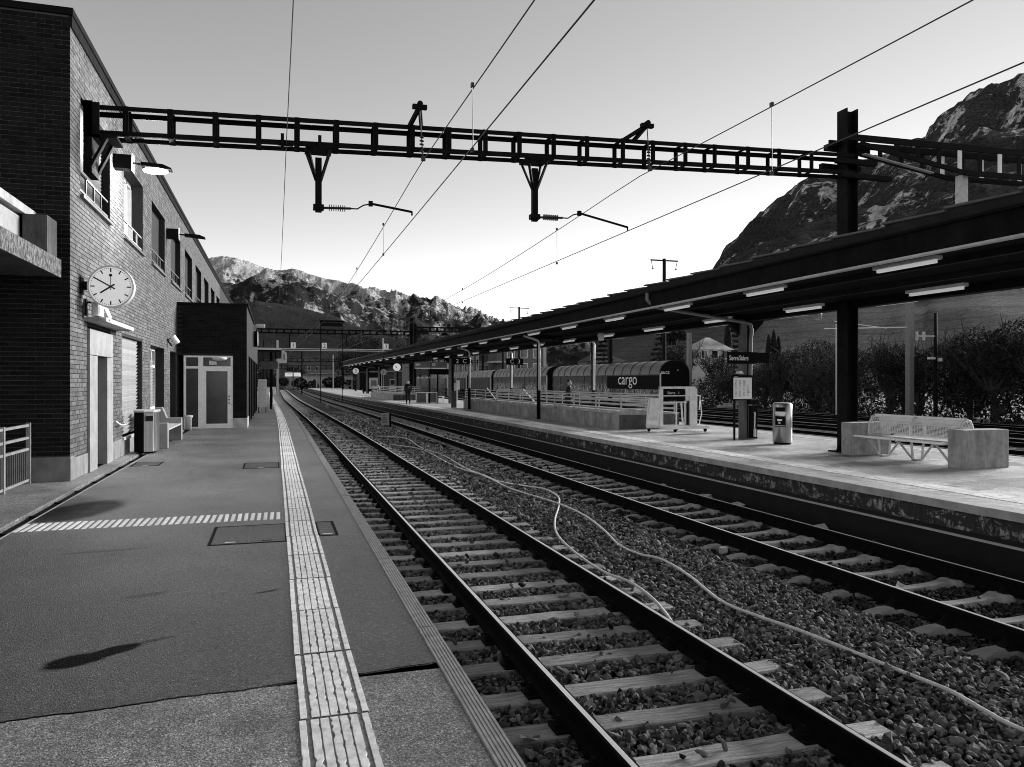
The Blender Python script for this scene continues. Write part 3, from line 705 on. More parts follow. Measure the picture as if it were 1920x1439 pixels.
# end wall, facing the camera
part('end_wall', MB().quad((-14, EY + 0.012, 0), (FX - 0.002, EY + 0.012, 0), (FX - 0.002, EY + 0.012, TOPZ), (-14, EY + 0.012, TOPZ)), 'mortar_pale', bld)
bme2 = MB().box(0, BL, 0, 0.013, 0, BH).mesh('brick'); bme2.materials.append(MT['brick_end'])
V = []; F = []; z = 0.42; row = 0; cnt = 0
while z < TOPZ - 0.1:
    x = FX - 0.004 - BL + (row % 2) * 0.126
    while x > -8:
        b = min(x + BL, FX - 0.003)
        if b - x > 0.2 and z < 3.35 and x > -4.55 and cnt < 200:
            o = link('brick', bme2, None, bld); o.location = (x, EY + random.uniform(-0.002, 0.003), z); cnt += 1
        else:
            o = len(V); y0, y1 = EY + random.uniform(-0.002, 0.003), EY + 0.013
            V += [(x, y0, z), (b, y0, z), (b, y0, z + BH), (x, y0, z + BH), (x, y1, z), (b, y1, z), (b, y1, z + BH), (x, y1, z + BH)]
            F += [(o, o + 1, o + 2, o + 3), (o, o + 4, o + 5, o + 1), (o + 1, o + 5, o + 6, o + 2), (o + 2, o + 6, o + 7, o + 3), (o + 3, o + 7, o + 4, o)]
        x -= BL + J
    z += BH + J; row += 1
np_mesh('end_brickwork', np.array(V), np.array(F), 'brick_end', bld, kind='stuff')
part('plinth', MB().box(FX - 0.3, FX + 0.018, EY - 0.02, 15.5, 0, 0.36).box(FX - 0.3, FX + 0.018, 17.56, 66, 0, 0.38).box(-14, FX + 0.012, EY - 0.026, EY + 0.3, 0, 0.4), 'plinth', bld, bevel=0.006)
part('roof_coping', MB().box(FX - 0.4, FX + 0.05, EY - 0.04, 66, TOPZ - 0.05, TOPZ + 0.06).box(-14, FX - 0.4, EY - 0.04, EY + 0.4, TOPZ - 0.05, TOPZ + 0.06), 'steel_dark', bld)
part('fascia_board', MB().box(FX - 0.01, FX + 0.03, EY, 66, TOPZ - 0.24, TOPZ - 0.06), 'steel_rust', bld)

# upper windows: sill, guard rail, louvred blind (the second is open and shows its frame)
for k, (y0, y1, z0, z1) in enumerate(UP):
    w = part('window', MB().box(FX - 0.40, FX - 0.38, y0, y1, z0, z1), 'glass', bld)
    part('sill', MB().box(FX - 0.36, FX + 0.06, y0 - 0.02, y1 + 0.02, z0 - 0.05, z0 + 0.0), 'sill_metal', w)
    rl = MB(); rl.bar((FX - 0.05, y0 + 0.02, z0 + 0.42), (FX - 0.05, y1 - 0.02, z0 + 0.42), 0.03, 0.03); rl.bar((FX - 0.05, y0 + 0.02, z0 + 0.12), (FX - 0.05, y1 - 0.02, z0 + 0.12), 0.03, 0.03)
    for t in (0.25, 0.5, 0.75): rl.bar((FX - 0.05, y0 + (y1 - y0) * t, z0), (FX - 0.05, y0 + (y1 - y0) * t, z0 + 0.42), 0.03, 0.03)
    part('guard_rail', rl, 'sill_metal' if k != 1 else 'galvanised', w)
    if k == 1:
        fr = MB()
        for yy in (y0 + 0.04, y0 + 0.62, y0 + 1.3, y0 + 1.98, y1 - 0.04): fr.box(FX - 0.36, FX - 0.27, yy - 0.05, yy + 0.05, z0, z1)
        fr.box(FX - 0.36, FX - 0.27, y0, y1, z1 - 0.1, z1); fr.box(FX - 0.36, FX - 0.27, y0, y1, z0, z0 + 0.08); part('window_frame', fr, 'white_paint', w)
    else:
        zlo = z0 + (0.0 if k != 2 else 0.0); n = 24
        if k == 0:
            sm = MB().bar((0, y0 + 0.03, 0), (0, y1 - 0.03, 0), 0.012, 0.085, up=(0.5, 0, 1)).mesh('slat'); sm.materials.append(MT['blind_dark'])
            for i in range(n): o = link('slat', sm, None, w); o.location = (FX - 0.17, 0, zlo + 0.04 + (z1 - zlo) * i / n)
        else:
            bl = MB()
            for i in range(n): bl.bar((FX - 0.18, y0 + 0.03, zlo + 0.04 + (z1 - zlo) * i / n), (FX - 0.18, y1 - 0.03, zlo + 0.04 + (z1 - zlo) * i / n), 0.012, 0.07, up=(0.5, 0, 1))
            part('blind', bl, 'blind_dark', w, kind='stuff')

# ground floor: roller shutter, barred windows
y0, y1, z0, z1 = LOW[0]
sh = part('shutter', MB().box(FX - 0.33, FX - 0.30, y0, y1, z0, z1), 'black', bld)
sm = MB().bar((0, y0 + 0.06, 0), (0, y1 - 0.06, 0), 0.012, 0.10, up=(0.55, 0, 1)).mesh('slat'); sm.materials.append(MT['shutter_slat'])
for i in range(26): o = link('slat', sm, None, sh); o.location = (FX - 0.13, 0, z0 + 0.06 + 0.086 * i)
part('sill', MB().box(FX - 0.3, FX + 0.05, y0 - 0.05, y1 + 0.05, z0 - 0.06, z0), 'concrete', sh)
part('crank', MB().tube([(FX + 0.02, 18.0, 0.80), (FX + 0.1, 18.05, 0.72), (FX + 0.12, 18.5, 0.70), (FX + 0.05, 18.7, 0.74)], 0.018, 6), 'steel_light', sh)
for (y0, y1, z0, z1) in LOW[1:]:
    w = part('window', MB().box(FX - 0.36, FX - 0.34, y0, y1, z0, z1), 'glass', bld)
    fr = MB(); n = 4
    for i in range(n + 1):
        yy = y0 + 0.04 + (y1 - y0 - 0.08) * i / n; fr.box(FX - 0.33, FX - 0.25, yy - 0.035, yy + 0.035, z0 + 0.4, z1)
    for zz in (z1 - 0.05, z1 - 0.55, z0 + 0.45): fr.box(FX - 0.33, FX - 0.25, y0, y1, zz - 0.04, zz + 0.04)
    part('window_frame', fr, 'white_paint', w)
    bl = MB()
    for i in range(15): bl.bar((FX - 0.2, y0 + 0.1, z0 + 0.55 + i * 0.09), (FX - 0.2, y1 - 0.9, z0 + 0.55 + i * 0.09), 0.012, 0.07, up=(0.55, 0, 1))
    part('blind', bl, 'shutter_slat', w, kind='stuff')
    part('sill', MB().box(FX - 0.3, FX + 0.05, y0 - 0.04, y1 + 0.04, z0 - 0.05, z0), 'concrete', w)

# concrete portal with a recessed dark door and a thin slab over it
po = part('portal', MB().box(FX - 0.40, FX + 0.05, 15.5, 16.12, 0.0, 2.12).box(FX - 0.40, FX + 0.05, 17.0, 17.56, 0.0, 2.12).box(FX - 0.40, FX + 0.05, 15.5, 17.56, 2.13, 2.60), 'portal_concrete' if 'portal_concrete' in MT else 'concrete_pale', bld, bevel=0.008)
part('door', MB().box(FX - 0.34, FX - 0.30, 16.12, 17.0, 0.0, 2.12), 'door_dark', po)
part('porch_slab', MB().box(FX - 0.1, FX + 0.34, 15.35, 18.2, 2.72, 2.80), 'concrete', bld, bevel=0.006)

# annex: flat-roofed brick porch that juts out over the platform, glazed door facing the camera
anx = part('annex', MB().box(FX, -1.42, 28.77, 46, 2.56, 4.30).box(-1.42, -0.96, 28.77, 30.6, 0.35, 4.30).box(FX, -0.96, 30.6, 46, 2.6, 4.30).box(-1.2, -1.05, 30.6, 46, 0, 0.4), 'annex_brick' if 'annex_brick' in MT else 'mortar', bld)
V = []; F = []; z = 0.36; row = 0
while z < 4.28:
    x = -0.96 - BL + (row % 2) * 0.126
    while x > FX - 0.1:
        a, b = max(x, FX + 0.003), min(x + BL, -0.963)
        if z < 2.56: a = max(a, -1.418)
        if b - a > 0.03:
            o = len(V); y0, y1 = 28.756 + random.uniform(-0.002, 0.002), 28.772
            V += [(a, y0, z), (b, y0, z), (b, y0, z + BH), (a, y0, z + BH), (a, y1, z), (b, y1, z), (b, y1, z + BH), (a, y1, z + BH)]
            F += [(o, o + 1, o + 2, o + 3), (o, o + 4, o + 5, o + 1), (o + 1, o + 5, o + 6, o + 2), (o + 2, o + 6, o + 7, o + 3), (o + 3, o + 7, o + 4, o)]
        x -= BL + J
    z += BH + J; row += 1
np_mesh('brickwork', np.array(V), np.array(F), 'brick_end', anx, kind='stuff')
part('coping', MB().box(FX, -0.90, 28.70, 46.05, 4.30, 4.38), 'steel_dark', anx)
part('plinth', MB().box(-1.42, -0.94, 28.74, 30.6, 0, 0.35), 'concrete', anx, bevel=0.006)
for (ya, yb) in ((31.2, 33.0), (33.6, 35.6), (36.2, 38.4), (39.0, 41.5), (42.1, 45)):
    part('window', MB().box(-1.12, -1.08, ya, yb, 0.4, 2.6), 'glass', anx)
pil = MB()
for yy in (30.9, 33.3, 35.9, 38.7, 41.8, 45.5): pil.box(-1.2, -0.97, yy - 0.28, yy + 0.28, 0.0, 2.6)
part('pilasters', pil, 'brick_end', anx, kind='stuff')
door_y = 28.80
ds = part('entrance', MB().box(-3.0, -1.43, 29.2, 29.24, 0.0, 2.54), 'black', bld)
fr = MB()
for x0, x1 in ((-3.03, -2.95), (-2.56, -2.40), (-1.50, -1.42)): fr.box(x0, x1, door_y, door_y + 0.08, 0, 2.54)
for z0, z1 in ((0.0, 0.06), (2.09, 2.17), (2.48, 2.54)): fr.box(-3.03, -1.42, door_y + 0.001, door_y + 0.079, z0, z1)
part('door_frame', fr, 'white_paint', ds)
part('door_leaf', MB().box(-2.40, -2.30, door_y - 0.01, door_y + 0.05, 0.06, 2.09).box(-1.60, -1.50, door_y - 0.01, door_y + 0.05, 0.06, 2.09).box(-2.3, -1.6, door_y - 0.009, door_y + 0.049, 0.06, 0.16).box(-2.3, -1.6, door_y - 0.009, door_y + 0.049, 2.0, 2.09), 'white_paint', ds)
part('door_glass', MB().box(-2.3, -1.6, door_y + 0.01, door_y + 0.03, 0.16, 2.0).box(-2.95, -2.56, door_y + 0.02, door_y + 0.04, 0.06, 2.09).box(-2.95, -1.5, door_y + 0.02, door_y + 0.04, 2.17, 2.48), 'door_glass' if 'door_glass' in MT else 'glass', ds)
part('door_handle', MB().box(-1.57, -1.53, door_y - 0.06, door_y - 0.01, 0.98, 1.02).box(-1.57, -1.53, door_y - 0.06, door_y - 0.01, 1.10, 1.14).box(-1.57, -1.53, door_y - 0.06, door_y - 0.01, 0.86, 0.9), 'black', ds)
solo('ceiling_lamp', MB().lathe([(0.02, 0.10), (0.24, 0.10), (0.26, 0.06), (0.20, 0.0), (0.05, -0.03)], (-1.85, 28.62, 2.38), 20), 'plastic_white', 'round white ceiling lamp in front of the glass transom over the white framed door', 'lamp', smooth=True)
solo('service_box', MB().box(-2.2, -1.95, 28.68, 28.755, 2.22, 2.36), 'plastic_white', 'small pale box fixed over the white framed door', 'junction box', bevel=0.01)
solo('small_bin', MB().lathe([(0.10, 0.0), (0.11, 0.4), (0.14, 0.42), (0.14, 0.48), (0.02, 0.5)], (-2.82, 28.3, 0), 16), 'plastic_white', 'small pale waste bin standing beside the white framed door', 'bin', smooth=True)

# roof slab over the side way, left of the end wall (cantilevered, pebbled edge band, pale parapet)
can = thing('side_canopy', 'low concrete slab roof with pebbled edge band and pale parapet against the end wall', 'canopy', (-8, 10, 3.3))
part('slab', MB().box(-13, -3.42, 2.0, EY - 0.03, 3.36, 3.42), 'concrete_dark', can)  # unseen part of the slab made large to shade the end wall
part('edge_band', MB().box(-3.42, -3.36, 2.0, EY - 0.04, 3.35, 3.64), 'fascia_pebble', can)
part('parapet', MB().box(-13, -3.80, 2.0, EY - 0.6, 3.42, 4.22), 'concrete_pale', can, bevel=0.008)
part('cap', MB().box(-13, -3.72, 2.0, EY - 0.04, 4.26, 4.40), 'concrete', can, bevel=0.008)
part('end_frame', MB().box(-3.76, -3.42, EY - 0.62, EY - 0.04, 3.42, 4.26), 'concrete_dark', can)
for k in range(3):
    part('column', MB().box(-7.4, -7.0, 3 + k * 5, 3.4 + k * 5, 0, 3.36), 'concrete_dark', can)

# gate railing in the corner
gt = thing('gate', 'low metal railing gate with upright bars against the dark end wall', 'gate', (-3.8, 12.5, 0))
for yy in (14.14, 12.9, 11.6): part('post', MB().box(-3.83, -3.77, yy - 0.03, yy + 0.03, 0, 0.98), 'gate_rail', gt)
for zz in (0.94, 0.74, 0.56, 0.06): part('rail', MB().box(-3.82, -3.78, 10.2, 14.14, zz - 0.02, zz + 0.02), 'gate_rail', gt)
bme_ = MB().box(-0.012, 0.012, -0.009, 0.009, 0.08, 0.55).mesh('upright_bar'); bme_.materials.append(MT['gate_bar'])
for k in range(38):
    o = link('upright_bar', bme_, None, gt); o.location = (-3.8, 10.3 + k * 0.1, 0); attach(o, gt)

# station clock on its wall arm, ten to eight
ck = thing('station_clock', 'large round white station clock on a wall arm showing ten to eight', 'clock', (-2.76, 15.0, 3.31))
cx, cy, cz, cr = -2.76, 15.0, 3.31, 0.36
def disc(r0, r1, y0, y1, n=48):
    mb = MB(); vs = []; fs = []
    for k in range(n):
        t = 2 * math.pi * k / n; c, s = math.cos(t), math.sin(t)
        vs += [(cx + r0 * c, y0, cz + r0 * s), (cx + r1 * c, y0, cz + r1 * s), (cx + r1 * c, y1, cz + r1 * s), (cx + r0 * c, y1, cz + r0 * s)]
    for k in range(n):
        a, b = 4 * k, 4 * ((k + 1) % n)
        for i in range(4): fs.append((a + i, b + i, b + (i + 1) % 4, a + (i + 1) % 4))
    return mb.add(vs, fs)
part('case', disc(0.345, 0.372, cy - 0.03, cy + 0.16), 'steel_light', ck, smooth=False)
n = 48; ring = [(cx + 0.346 * math.cos(2 * math.pi * k / n), cz + 0.346 * math.sin(2 * math.pi * k / n)) for k in range(n)]
part('dial', MB().prism([(a, b) for a, b in ring], 'y', cy - 0.012, cy + 0.15), 'dial_lit', ck)
tick = MB()
def radial(mb, ang, r0, r1, w, y):
    d = Vector((math.sin(ang), 0, math.cos(ang))); c = Vector((cx, y, cz)); mb.bar(c + d * r0, c + d * r1, w, 0.004, up=(0, 1, 0))
for k in range(12): radial(tick, k * math.pi / 6, 0.255, 0.325, 0.020, cy - 0.016)
for k in range(60):
    if k % 5: radial(tick, k * math.pi / 30, 0.312, 0.327, 0.007, cy - 0.016)
part('minute_marks', tick, 'ink', ck, kind='stuff')
hd = MB(); radial(hd, R(300), -0.075, 0.31, 0.022, cy - 0.022); part('minute_hand', hd, 'ink', ck)
hd = MB(); radial(hd, R(235), -0.075, 0.20, 0.026, cy - 0.027); part('hour_hand', hd, 'ink', ck)
hd = MB(); radial(hd, 0, -0.06, 0.20, 0.008, cy - 0.032)
hd.prism([(cx + 0.026 * math.cos(t * 0.5236), cz + 0.20 + 0.026 * math.sin(t * 0.5236)) for t in range(12)], 'y', cy - 0.034, cy - 0.03); part('second_hand', hd, 'ink', ck)
part('wall_arm', MB().box(FX - 0.02, cx - 0.36, cy + 0.0, cy + 0.12, cz - 0.06, cz + 0.08).box(FX - 0.02, FX + 0.02, cy - 0.06, cy + 0.18, cz - 0.14, cz + 0.16), 'steel_rust', ck, bevel=0.006)

def speaker(label, x, y, z, yaw, tilt=0):
    s = thing('loudspeaker', label, 'loudspeaker', (x, y, z), 'loudspeakers on the brick facade')
    m = Matrix.Translation((x, y, z)) @ Matrix.Rotation(yaw, 4, 'Z') @ Matrix.Rotation(tilt, 4, 'Y')
    def tf(mb): mb.v = [tuple(m @ Vector(p)) for p in mb.v]; return mb
    part('horn', tf(MB().lathe([(0.085, -0.13), (0.095, -0.13), (0.095, 0.13), (0.08, 0.14)], (0, 0, 0), 20)), 'white_worn', s, smooth=False)
    part('grille', tf(MB().lathe([(0.082, -0.131), (0.03, -0.125), (0.01, -0.12)], (0, 0, 0), 20)), 'black', s)
    part('bracket', tf(MB().box(-0.2, -0.09, -0.02, 0.02, 0.10, 0.13).box(-0.2, -0.17, -0.05, 0.05, -0.12, 0.18)), 'steel_rust', s)
speaker('pale cylindrical loudspeaker hanging just below the wall clock', -3.02, 15.25, 2.93, 0)
s2 = speaker('white loudspeaker tilted outward above the barred windows near the porch', -3.02, 26.3, 2.95, 0.3, -0.6)
solo('floodlight', MB().bar((-2.98, 15.55, 3.02), (-2.9, 15.68, 2.78), 0.18, 0.05, up=(1, 0, 0)), 'galvanised', 'flat metal floodlight plate tucked beside the clock loudspeaker', 'floodlight', bevel=0.01)

def wall_lamp(label, y, lit):
    l = thing('wall_lamp', label, 'wall lamp', (FX, y, 6.25), 'lamps on brick facade')
    part('box', MB().box(FX + 0.0, FX + 0.34, y - 0.12, y + 0.14, 6.12, 6.42), 'steel_rust', l, bevel=0.012)
    part('side_plate', MB().box(FX + 0.345, FX + 0.36, y - 0.14, y + 0.16, 6.10, 6.46), 'white_worn', l)
    part('arm', MB().bar((FX + 0.36, y, 6.27), (FX + 0.56, y, 6.25), 0.05, 0.04), 'steel_dark', l)
    h = MB(); h.prism([(FX + 0.52, 6.21), (FX + 1.12, 6.16), (FX + 1.12, 6.20), (FX + 0.95, 6.27), (FX + 0.52, 6.29)], 'y', y - 0.13, y + 0.13)
    part('head', h, 'steel_dark', l, bevel=0.01)
    if lit:
        bb = MB(); bb.lathe([(0.24 * math.sin(math.pi * k / 12) + 0.001, 0.065 * -math.cos(math.pi * k / 12)) for k in range(13)], (0, 0, 0), 24); bb.v = [(FX + 0.80 + p[0] * 1.05, y + p[1] * 0.7, 6.14 + p[2]) for p in bb.v]; part('bulb', bb, 'lamp_lit', l, smooth=True)
        sp = bpy.data.lights.new('lamp_glow', 'POINT'); sp.energy = 150; sp.shadow_soft_size = 0.15; sp.color = (1, 1, 1)
        so = bpy.data.objects.new('lamp_glow', sp); COL.objects.link(so); so.location = (FX + 0.80, y - 0.02, 6.02); attach(so, l)
wall_lamp('lit wall lamp glowing above the open upper window', 17.95, True)
wall_lamp('unlit dark wall lamp further along the facade', 26.2, False)
for y, lab in ((60.0, 'small wall lamp far along the facade near the roof end'),):
    solo('wall_lamp', MB().box(FX, FX + 0.2, y - 0.1, y + 0.1, 5.9, 6.2).box(FX + 0.2, FX + 1.1, y - 0.2, y + 0.2, 5.95, 6.12), 'white_worn', lab, 'wall lamp', 'lamps on brick facade')

# litter bin and bench by the facade
lb = thing('litter_bin', 'square steel litter bin with dark side standing by the brick facade', 'litter bin', (-2.82, 19.45, 0))
part('body', MB().prism([(-3.05, 19.2), (-2.84, 19.08), (-2.66, 19.2), (-2.60, 19.36), (-2.60, 19.72), (-3.05, 19.72)], 'z', 0.04, 0.94), 'bin_steel', lb, bevel=0.012)
part('side_panel', MB().prism([(-3.058, 19.19), (-2.85, 19.071), (-2.838, 19.079), (-3.05, 19.2)], 'z', 0.04, 0.94), 'black', lb)
part('top_plate', MB().prism([(-3.07, 19.18), (-2.84, 19.05), (-2.64, 19.17), (-2.58, 19.36), (-2.58, 19.74), (-3.07, 19.74)], 'z', 0.94, 0.99), 'galvanised', lb, bevel=0.006)
part('slot', MB().prism([(-2.80, 19.088), (-2.67, 19.18), (-2.665, 19.19), (-2.80, 19.10)], 'z', 0.74, 0.86), 'black', lb)
part('base', MB().box(-3.0, -2.66, 19.25, 19.7, 0, 0.04), 'black', lb)
wb = thing('platform_bench', 'concrete and plank bench against the facade behind the steel bin', 'bench', (-2.9, 21.8, 0))
for y0, y1 in ((20.5, 20.78), (23.4, 23.68)): part('end_block', MB().prism([(-3.2, 0), (-2.52, 0), (-2.52, 0.62), (-2.9, 0.62), (-3.02, 0.92), (-3.2, 0.92)], 'y', y0, y1), 'bench_concrete', wb, bevel=0.01)
for k in range(4): part('seat_plank', MB().box(-2.95 + k * 0.11, -2.855 + k * 0.11, 20.78, 23.4, 0.43, 0.47), 'bench_plank', wb)
for k in range(3): part('back_plank', MB().box(-3.13, -3.09, 20.78, 23.4, 0.52 + k * 0.12, 0.62 + k * 0.12), 'bench_concrete', wb)

# station signs beyond the annex
def lamp_small(name, x, y, z, label): solo(name, MB().box(x - 0.05, x + 0.1, y - 0.15, y + 0.15, z - 0.12, z + 0.1).box(x + 0.1, x + 0.5, y - 0.18, y + 0.18, z - 0.05, z + 0.12), 'plastic_white', label, 'wall lamp', 'lamps on brick facade', bevel=0.015)
lamp_small('wall_lamp', -0.96, 38.0, 4.2, 'white lamp head at the top of the porch side wall')
dc = thing('porch_clock', 'thin dark sided clock seen edge on, on the porch side wall', 'clock', (-0.9, 36.5, 3.5))
part('case', MB().cyl((-0.93, 36.5, 3.55), (-0.75, 36.5, 3.55), 0.36, 24), 'steel_dark', dc); part('dial', MB().cyl((-0.75, 36.5, 3.55), (-0.74, 36.5, 3.55), 0.33, 24), 'dial_lit', dc)
dn = thing('direction_board', 'grey hanging display box under a white edged roof beyond the porch', 'display board', (-0.3, 50, 2.6))
part('roof', MB().box(-3.2, 0.35, 46.2, 62, 3.35, 3.5), 'steel_dark', dn); part('roof_edge', MB().box(-3.2, 0.36, 46.15, 46.2, 3.44, 3.56), 'white_paint', dn)
part('display', MB().box(-0.85, 0.15, 47.0, 47.25, 2.36, 2.80), 'plaster_grey', dn); part('hanger', MB().box(-0.7, -0.66, 47.1, 47.14, 2.8, 3.35).box(0.0, 0.04, 47.1, 47.14, 2.8, 3.35), 'steel_dark', dn)
for yy in (47.5, 54, 61): part('post', MB().box(-0.3, -0.18, yy, yy + 0.12, 0, 3.35), 'steel_dark', dn)
n1 = thing('platform_number', 'white plate with number 1 hanging beyond the porch roof', 'number sign', (0.55, 47.3, 2.9), 'white platform number plates')
part('plate', MB().prism([(0.14, 2.72), (0.66, 2.72), (0.66, 3.30), (0.52, 3.44), (0.36, 3.44), (0.36, 2.98), (0.14, 2.98)], 'y', 47.3, 47.36), 'white_paint', n1); part('bracket', MB().box(0.3, 0.5, 47.36, 47.5, 3.3, 3.42), 'steel_dark', n1)
text('lettering', '1', 0.55, (0.50, 47.29, 3.06), FACE, 'ink', n1)
pb = thing('poster_case', 'pale poster case standing at the wall beyond the porch', 'poster case', (-0.6, 42, 0))
part('panel', MB().box(-0.86, -0.42, 42.0, 42.12, 0.3, 1.75), 'white_worn', pb); part('leg', MB().box(-0.84, -0.80, 42.02, 42.1, 0, 0.3), 'steel_dark', pb); part('leg', MB().box(-0.48, -0.44, 42.02, 42.1, 0, 0.3), 'steel_dark', pb)

# ================================================================ OVERHEAD LINE
def GY(x): return 15.5 - (x + 3.24) * 0.7 / 16            # the gantry runs very slightly askew
def GT(x): return 6.56 + (x + 3.24) * 0.30 / 15.6         # top of its upper chords
def GB(x): return 6.05 + (x + 3.24) * 0.36 / 15.7
ga = thing('overhead_gantry', 'long open box girder gantry across the tracks from the brick facade to the tall mast', 'gantry', (4.7, 15.2, 6.3))
XA, XB = -3.2, 12.75
for dy, dz in ((-0.21, 0), (0.21, 0)):
    for zf, sgn in ((GT, -1), (GB, 1)):
        mb = MB(); p = (XA, GY(XA) + dy, zf(XA)); q = (XB, GY(XB) + dy, zf(XB))
        mb.bar((p[0], p[1], p[2] + sgn * 0.03), (q[0], q[1], q[2] + sgn * 0.03), 0.02, 0.085); mb.bar((p[0], p[1] + (0.03 if dy < 0 else -0.03), p[2]), (q[0], q[1] + (0.03 if dy < 0 else -0.03), q[2]), 0.08, 0.014)
        part('chord', mb, 'steel_dark', ga)
vx = [-2.57, -1.83, -1.06, -0.3, 0.4, 1.13, 1.87, 2.58, 3.31, 4.05, 4.76, 5.49, 6.22, 7.02, 7.71, 8.47, 9.17, 9.99, 10.77, 11.6]
for x in vx:
    for dy in (-0.21, 0.21):
        b = MB(); b.box(x - 0.048, x + 0.048, GY(x) + dy - 0.008, GY(x) + dy + 0.008, GB(x) - 0.02, GT(x) + 0.02); b.box(x - 0.008, x + 0.008, GY(x) + dy - 0.035, GY(x) + dy + 0.035, GB(x), GT(x))
        part('batten', b, 'steel_dark', ga)
    for z in (GB(x), GT(x)): part('cross_tie', MB().box(x - 0.045, x + 0.045, GY(x) - 0.21, GY(x) + 0.21, z - 0.006, z + 0.006), 'steel_dark', ga)
wbk = MB(); wbk.box(-3.24, -2.98, 15.2, 15.22, 5.98, 6.60); wbk.box(-3.24, -3.1, 15.2, 15.8, 5.35, 6.62); wbk.bar((-3.14, 15.24, 5.42), (-2.86, 15.24, 6.02), 0.12, 0.05); wbk.bar((-3.14, 15.76, 5.42), (-2.86, 15.76, 6.02), 0.12, 0.05); wbk.box(-3.12, -2.7, 15.2, 15.8, 5.98, 6.03)
part('wall_bracket', wbk, 'steel_rust', ga)
def drop_post(x, zb, arm_end, tilt):
    y = GY(x); d = part('drop_post', MB().box(x - 0.06, x + 0.06, y - 0.05, y + 0.05, zb, GB(x) - 0.18), 'steel_dark', ga)
    v = MB(); v.box(x - 0.25, x + 0.25, y - 0.28, y + 0.28, GB(x) - 0.05, GB(x) - 0.01)
    for s in (-1, 1):
        for yy in (-0.22, 0.22): v.bar((x + s * 0.21, y + yy, GB(x) - 0.05), (x + s * 0.04, y + yy * 0.1, GB(x) - 0.62), 0.05, 0.035)
    part('strut', v, 'steel_dark', d, kind='stuff')
    zi = zb + 0.09
    part('collar', MB().box(x - 0.10, x + 0.10, y - 0.08, y + 0.08, zi - 0.05, zi + 0.05), 'steel_dark', d)
    ins = MB(); x0, x1 = x + 0.10, x + 0.62
    ins.cyl((x0, y, zi), (x1, y, zi + 0.02), 0.024, 8)
    for k in range(8):
        xx = x0 + 0.10 + k * 0.042; ins.cyl((xx, y, zi + 0.01), (xx + 0.012, y, zi + 0.01), 0.062, 14)
    part('insulator', ins, 'porcelain', d)
    tb = MB(); tb.tube([(x1, y, zi + 0.02), (x1 + 0.12, y, zi + 0.02), (x1 + 0.24, y, zi + 0.10), (x1 + 0.36, y, zi + 0.13)], 0.014, 6); tb.box(x1 + 0.34, x1 + 0.42, y - 0.03, y + 0.03, zi + 0.09, zi + 0.19)
    tb.tube([(x1 + 0.40, y, zi + 0.14), (arm_end[0], y, arm_end[1] + 0.07)], 0.024, 8); tb.tube([(arm_end[0], y, arm_end[1] + 0.08), (arm_end[0], y, arm_end[1])], 0.018, 6)
    part('registration_arm', tb, 'steel_dark', d)
drop_post(0.8, 4.92, (2.62, 4.97), 0); drop_post(5.15, 4.97, (7.27, 4.90), 0)
def top_arm(x, xe, zt, zw):
    y = GY(x); t = MB(); t.bar((x - 0.08, y - 0.2, GT(x) - 0.02), (xe, y - 0.45, zt), 0.07, 0.07); t.bar((x + 0.16, y - 0.2, GT(x) - 0.02), (xe, y - 0.45, zt), 0.07, 0.07); t.box(xe - 0.14, xe + 0.14, y - 0.5, y - 0.4, zt - 0.05, zt + 0.03); t.cyl((xe, y - 0.52, zt + 0.04), (xe, y - 0.38, zt + 0.04), 0.055, 10)
    a = part('messenger_arm', t, 'steel_dark', ga)
    s = MB(); n = 12; s.tube([(xe, y - 0.45, zt - 0.02), (xe + 0.06, y - 0.45, zw + 0.1)], 0.012, 6)
    for k in range(5): z = zw + 0.45 - k * 0.07; s.cyl((xe + 0.04, y - 0.45, z), (xe + 0.042, y - 0.45, z + 0.015), 0.045, 10)
    s.box(xe + 0.03, xe + 0.11, y - 0.48, y - 0.42, zw, zw + 0.09)
    part('insulator_string', s, 'porcelain', a)
top_arm(2.6, 2.68, 6.98, 5.93); top_arm(7.1, 7.46, 7.02, 6.07)
fe = MB(); fe.box(0.10, 0.16, GY(0.2) - 0.3, GY(0.2) - 0.2, 6.0, 6.3); fe.box(0.05, 0.32, GY(0.2) - 0.27, GY(0.2) - 0.23, 6.08, 6.13); fe.box(0.78, 0.84, GY(0.8) - 0.3, GY(0.8) - 0.25, 6.05, 6.32); part('clamp', fe, 'steel_dark', ga)
# mast
ms = thing('overhead_mast', 'tall dark H section steel mast rising through the canopy beside the bench', 'mast', (12.74, 14.82, 0))
mb = MB(); mb.box(12.58, 12.61, 14.66, 14.98, 0, 7.95); mb.box(12.87, 12.90, 14.66, 14.98, 0, 7.95); mb.box(12.61, 12.87, 14.81, 14.83, 0, 7.93); part('column', mb, 'mast_steel', ms)
mb = MB(); mb.box(12.44, 13.04, 14.52, 15.12, 0, 0.03)
for x in (12.56, 12.92):
    mb.prism([(14.54, 0.03), (14.70, 0.03), (14.70, 0.42), (14.66, 0.42)], 'x', x - 0.012, x + 0.012)
mb.prism([(12.42, 0.03), (12.58, 0.03), (12.58, 0.42)], 'y', 14.8, 14.83); part('base_plate', mb, 'steel_dark', ms)
part('crosshead', MB().box(12.2, 13.3, 14.5, 14.62, 6.62, 6.74).box(12.2, 13.3, 15.02, 15.14, 6.62, 6.74).box(12.3, 13.7, 14.48, 14.62, 6.30, 6.40).box(12.3, 13.5, 14.95, 15.1, 7.05, 7.18), 'steel_dark', ms)
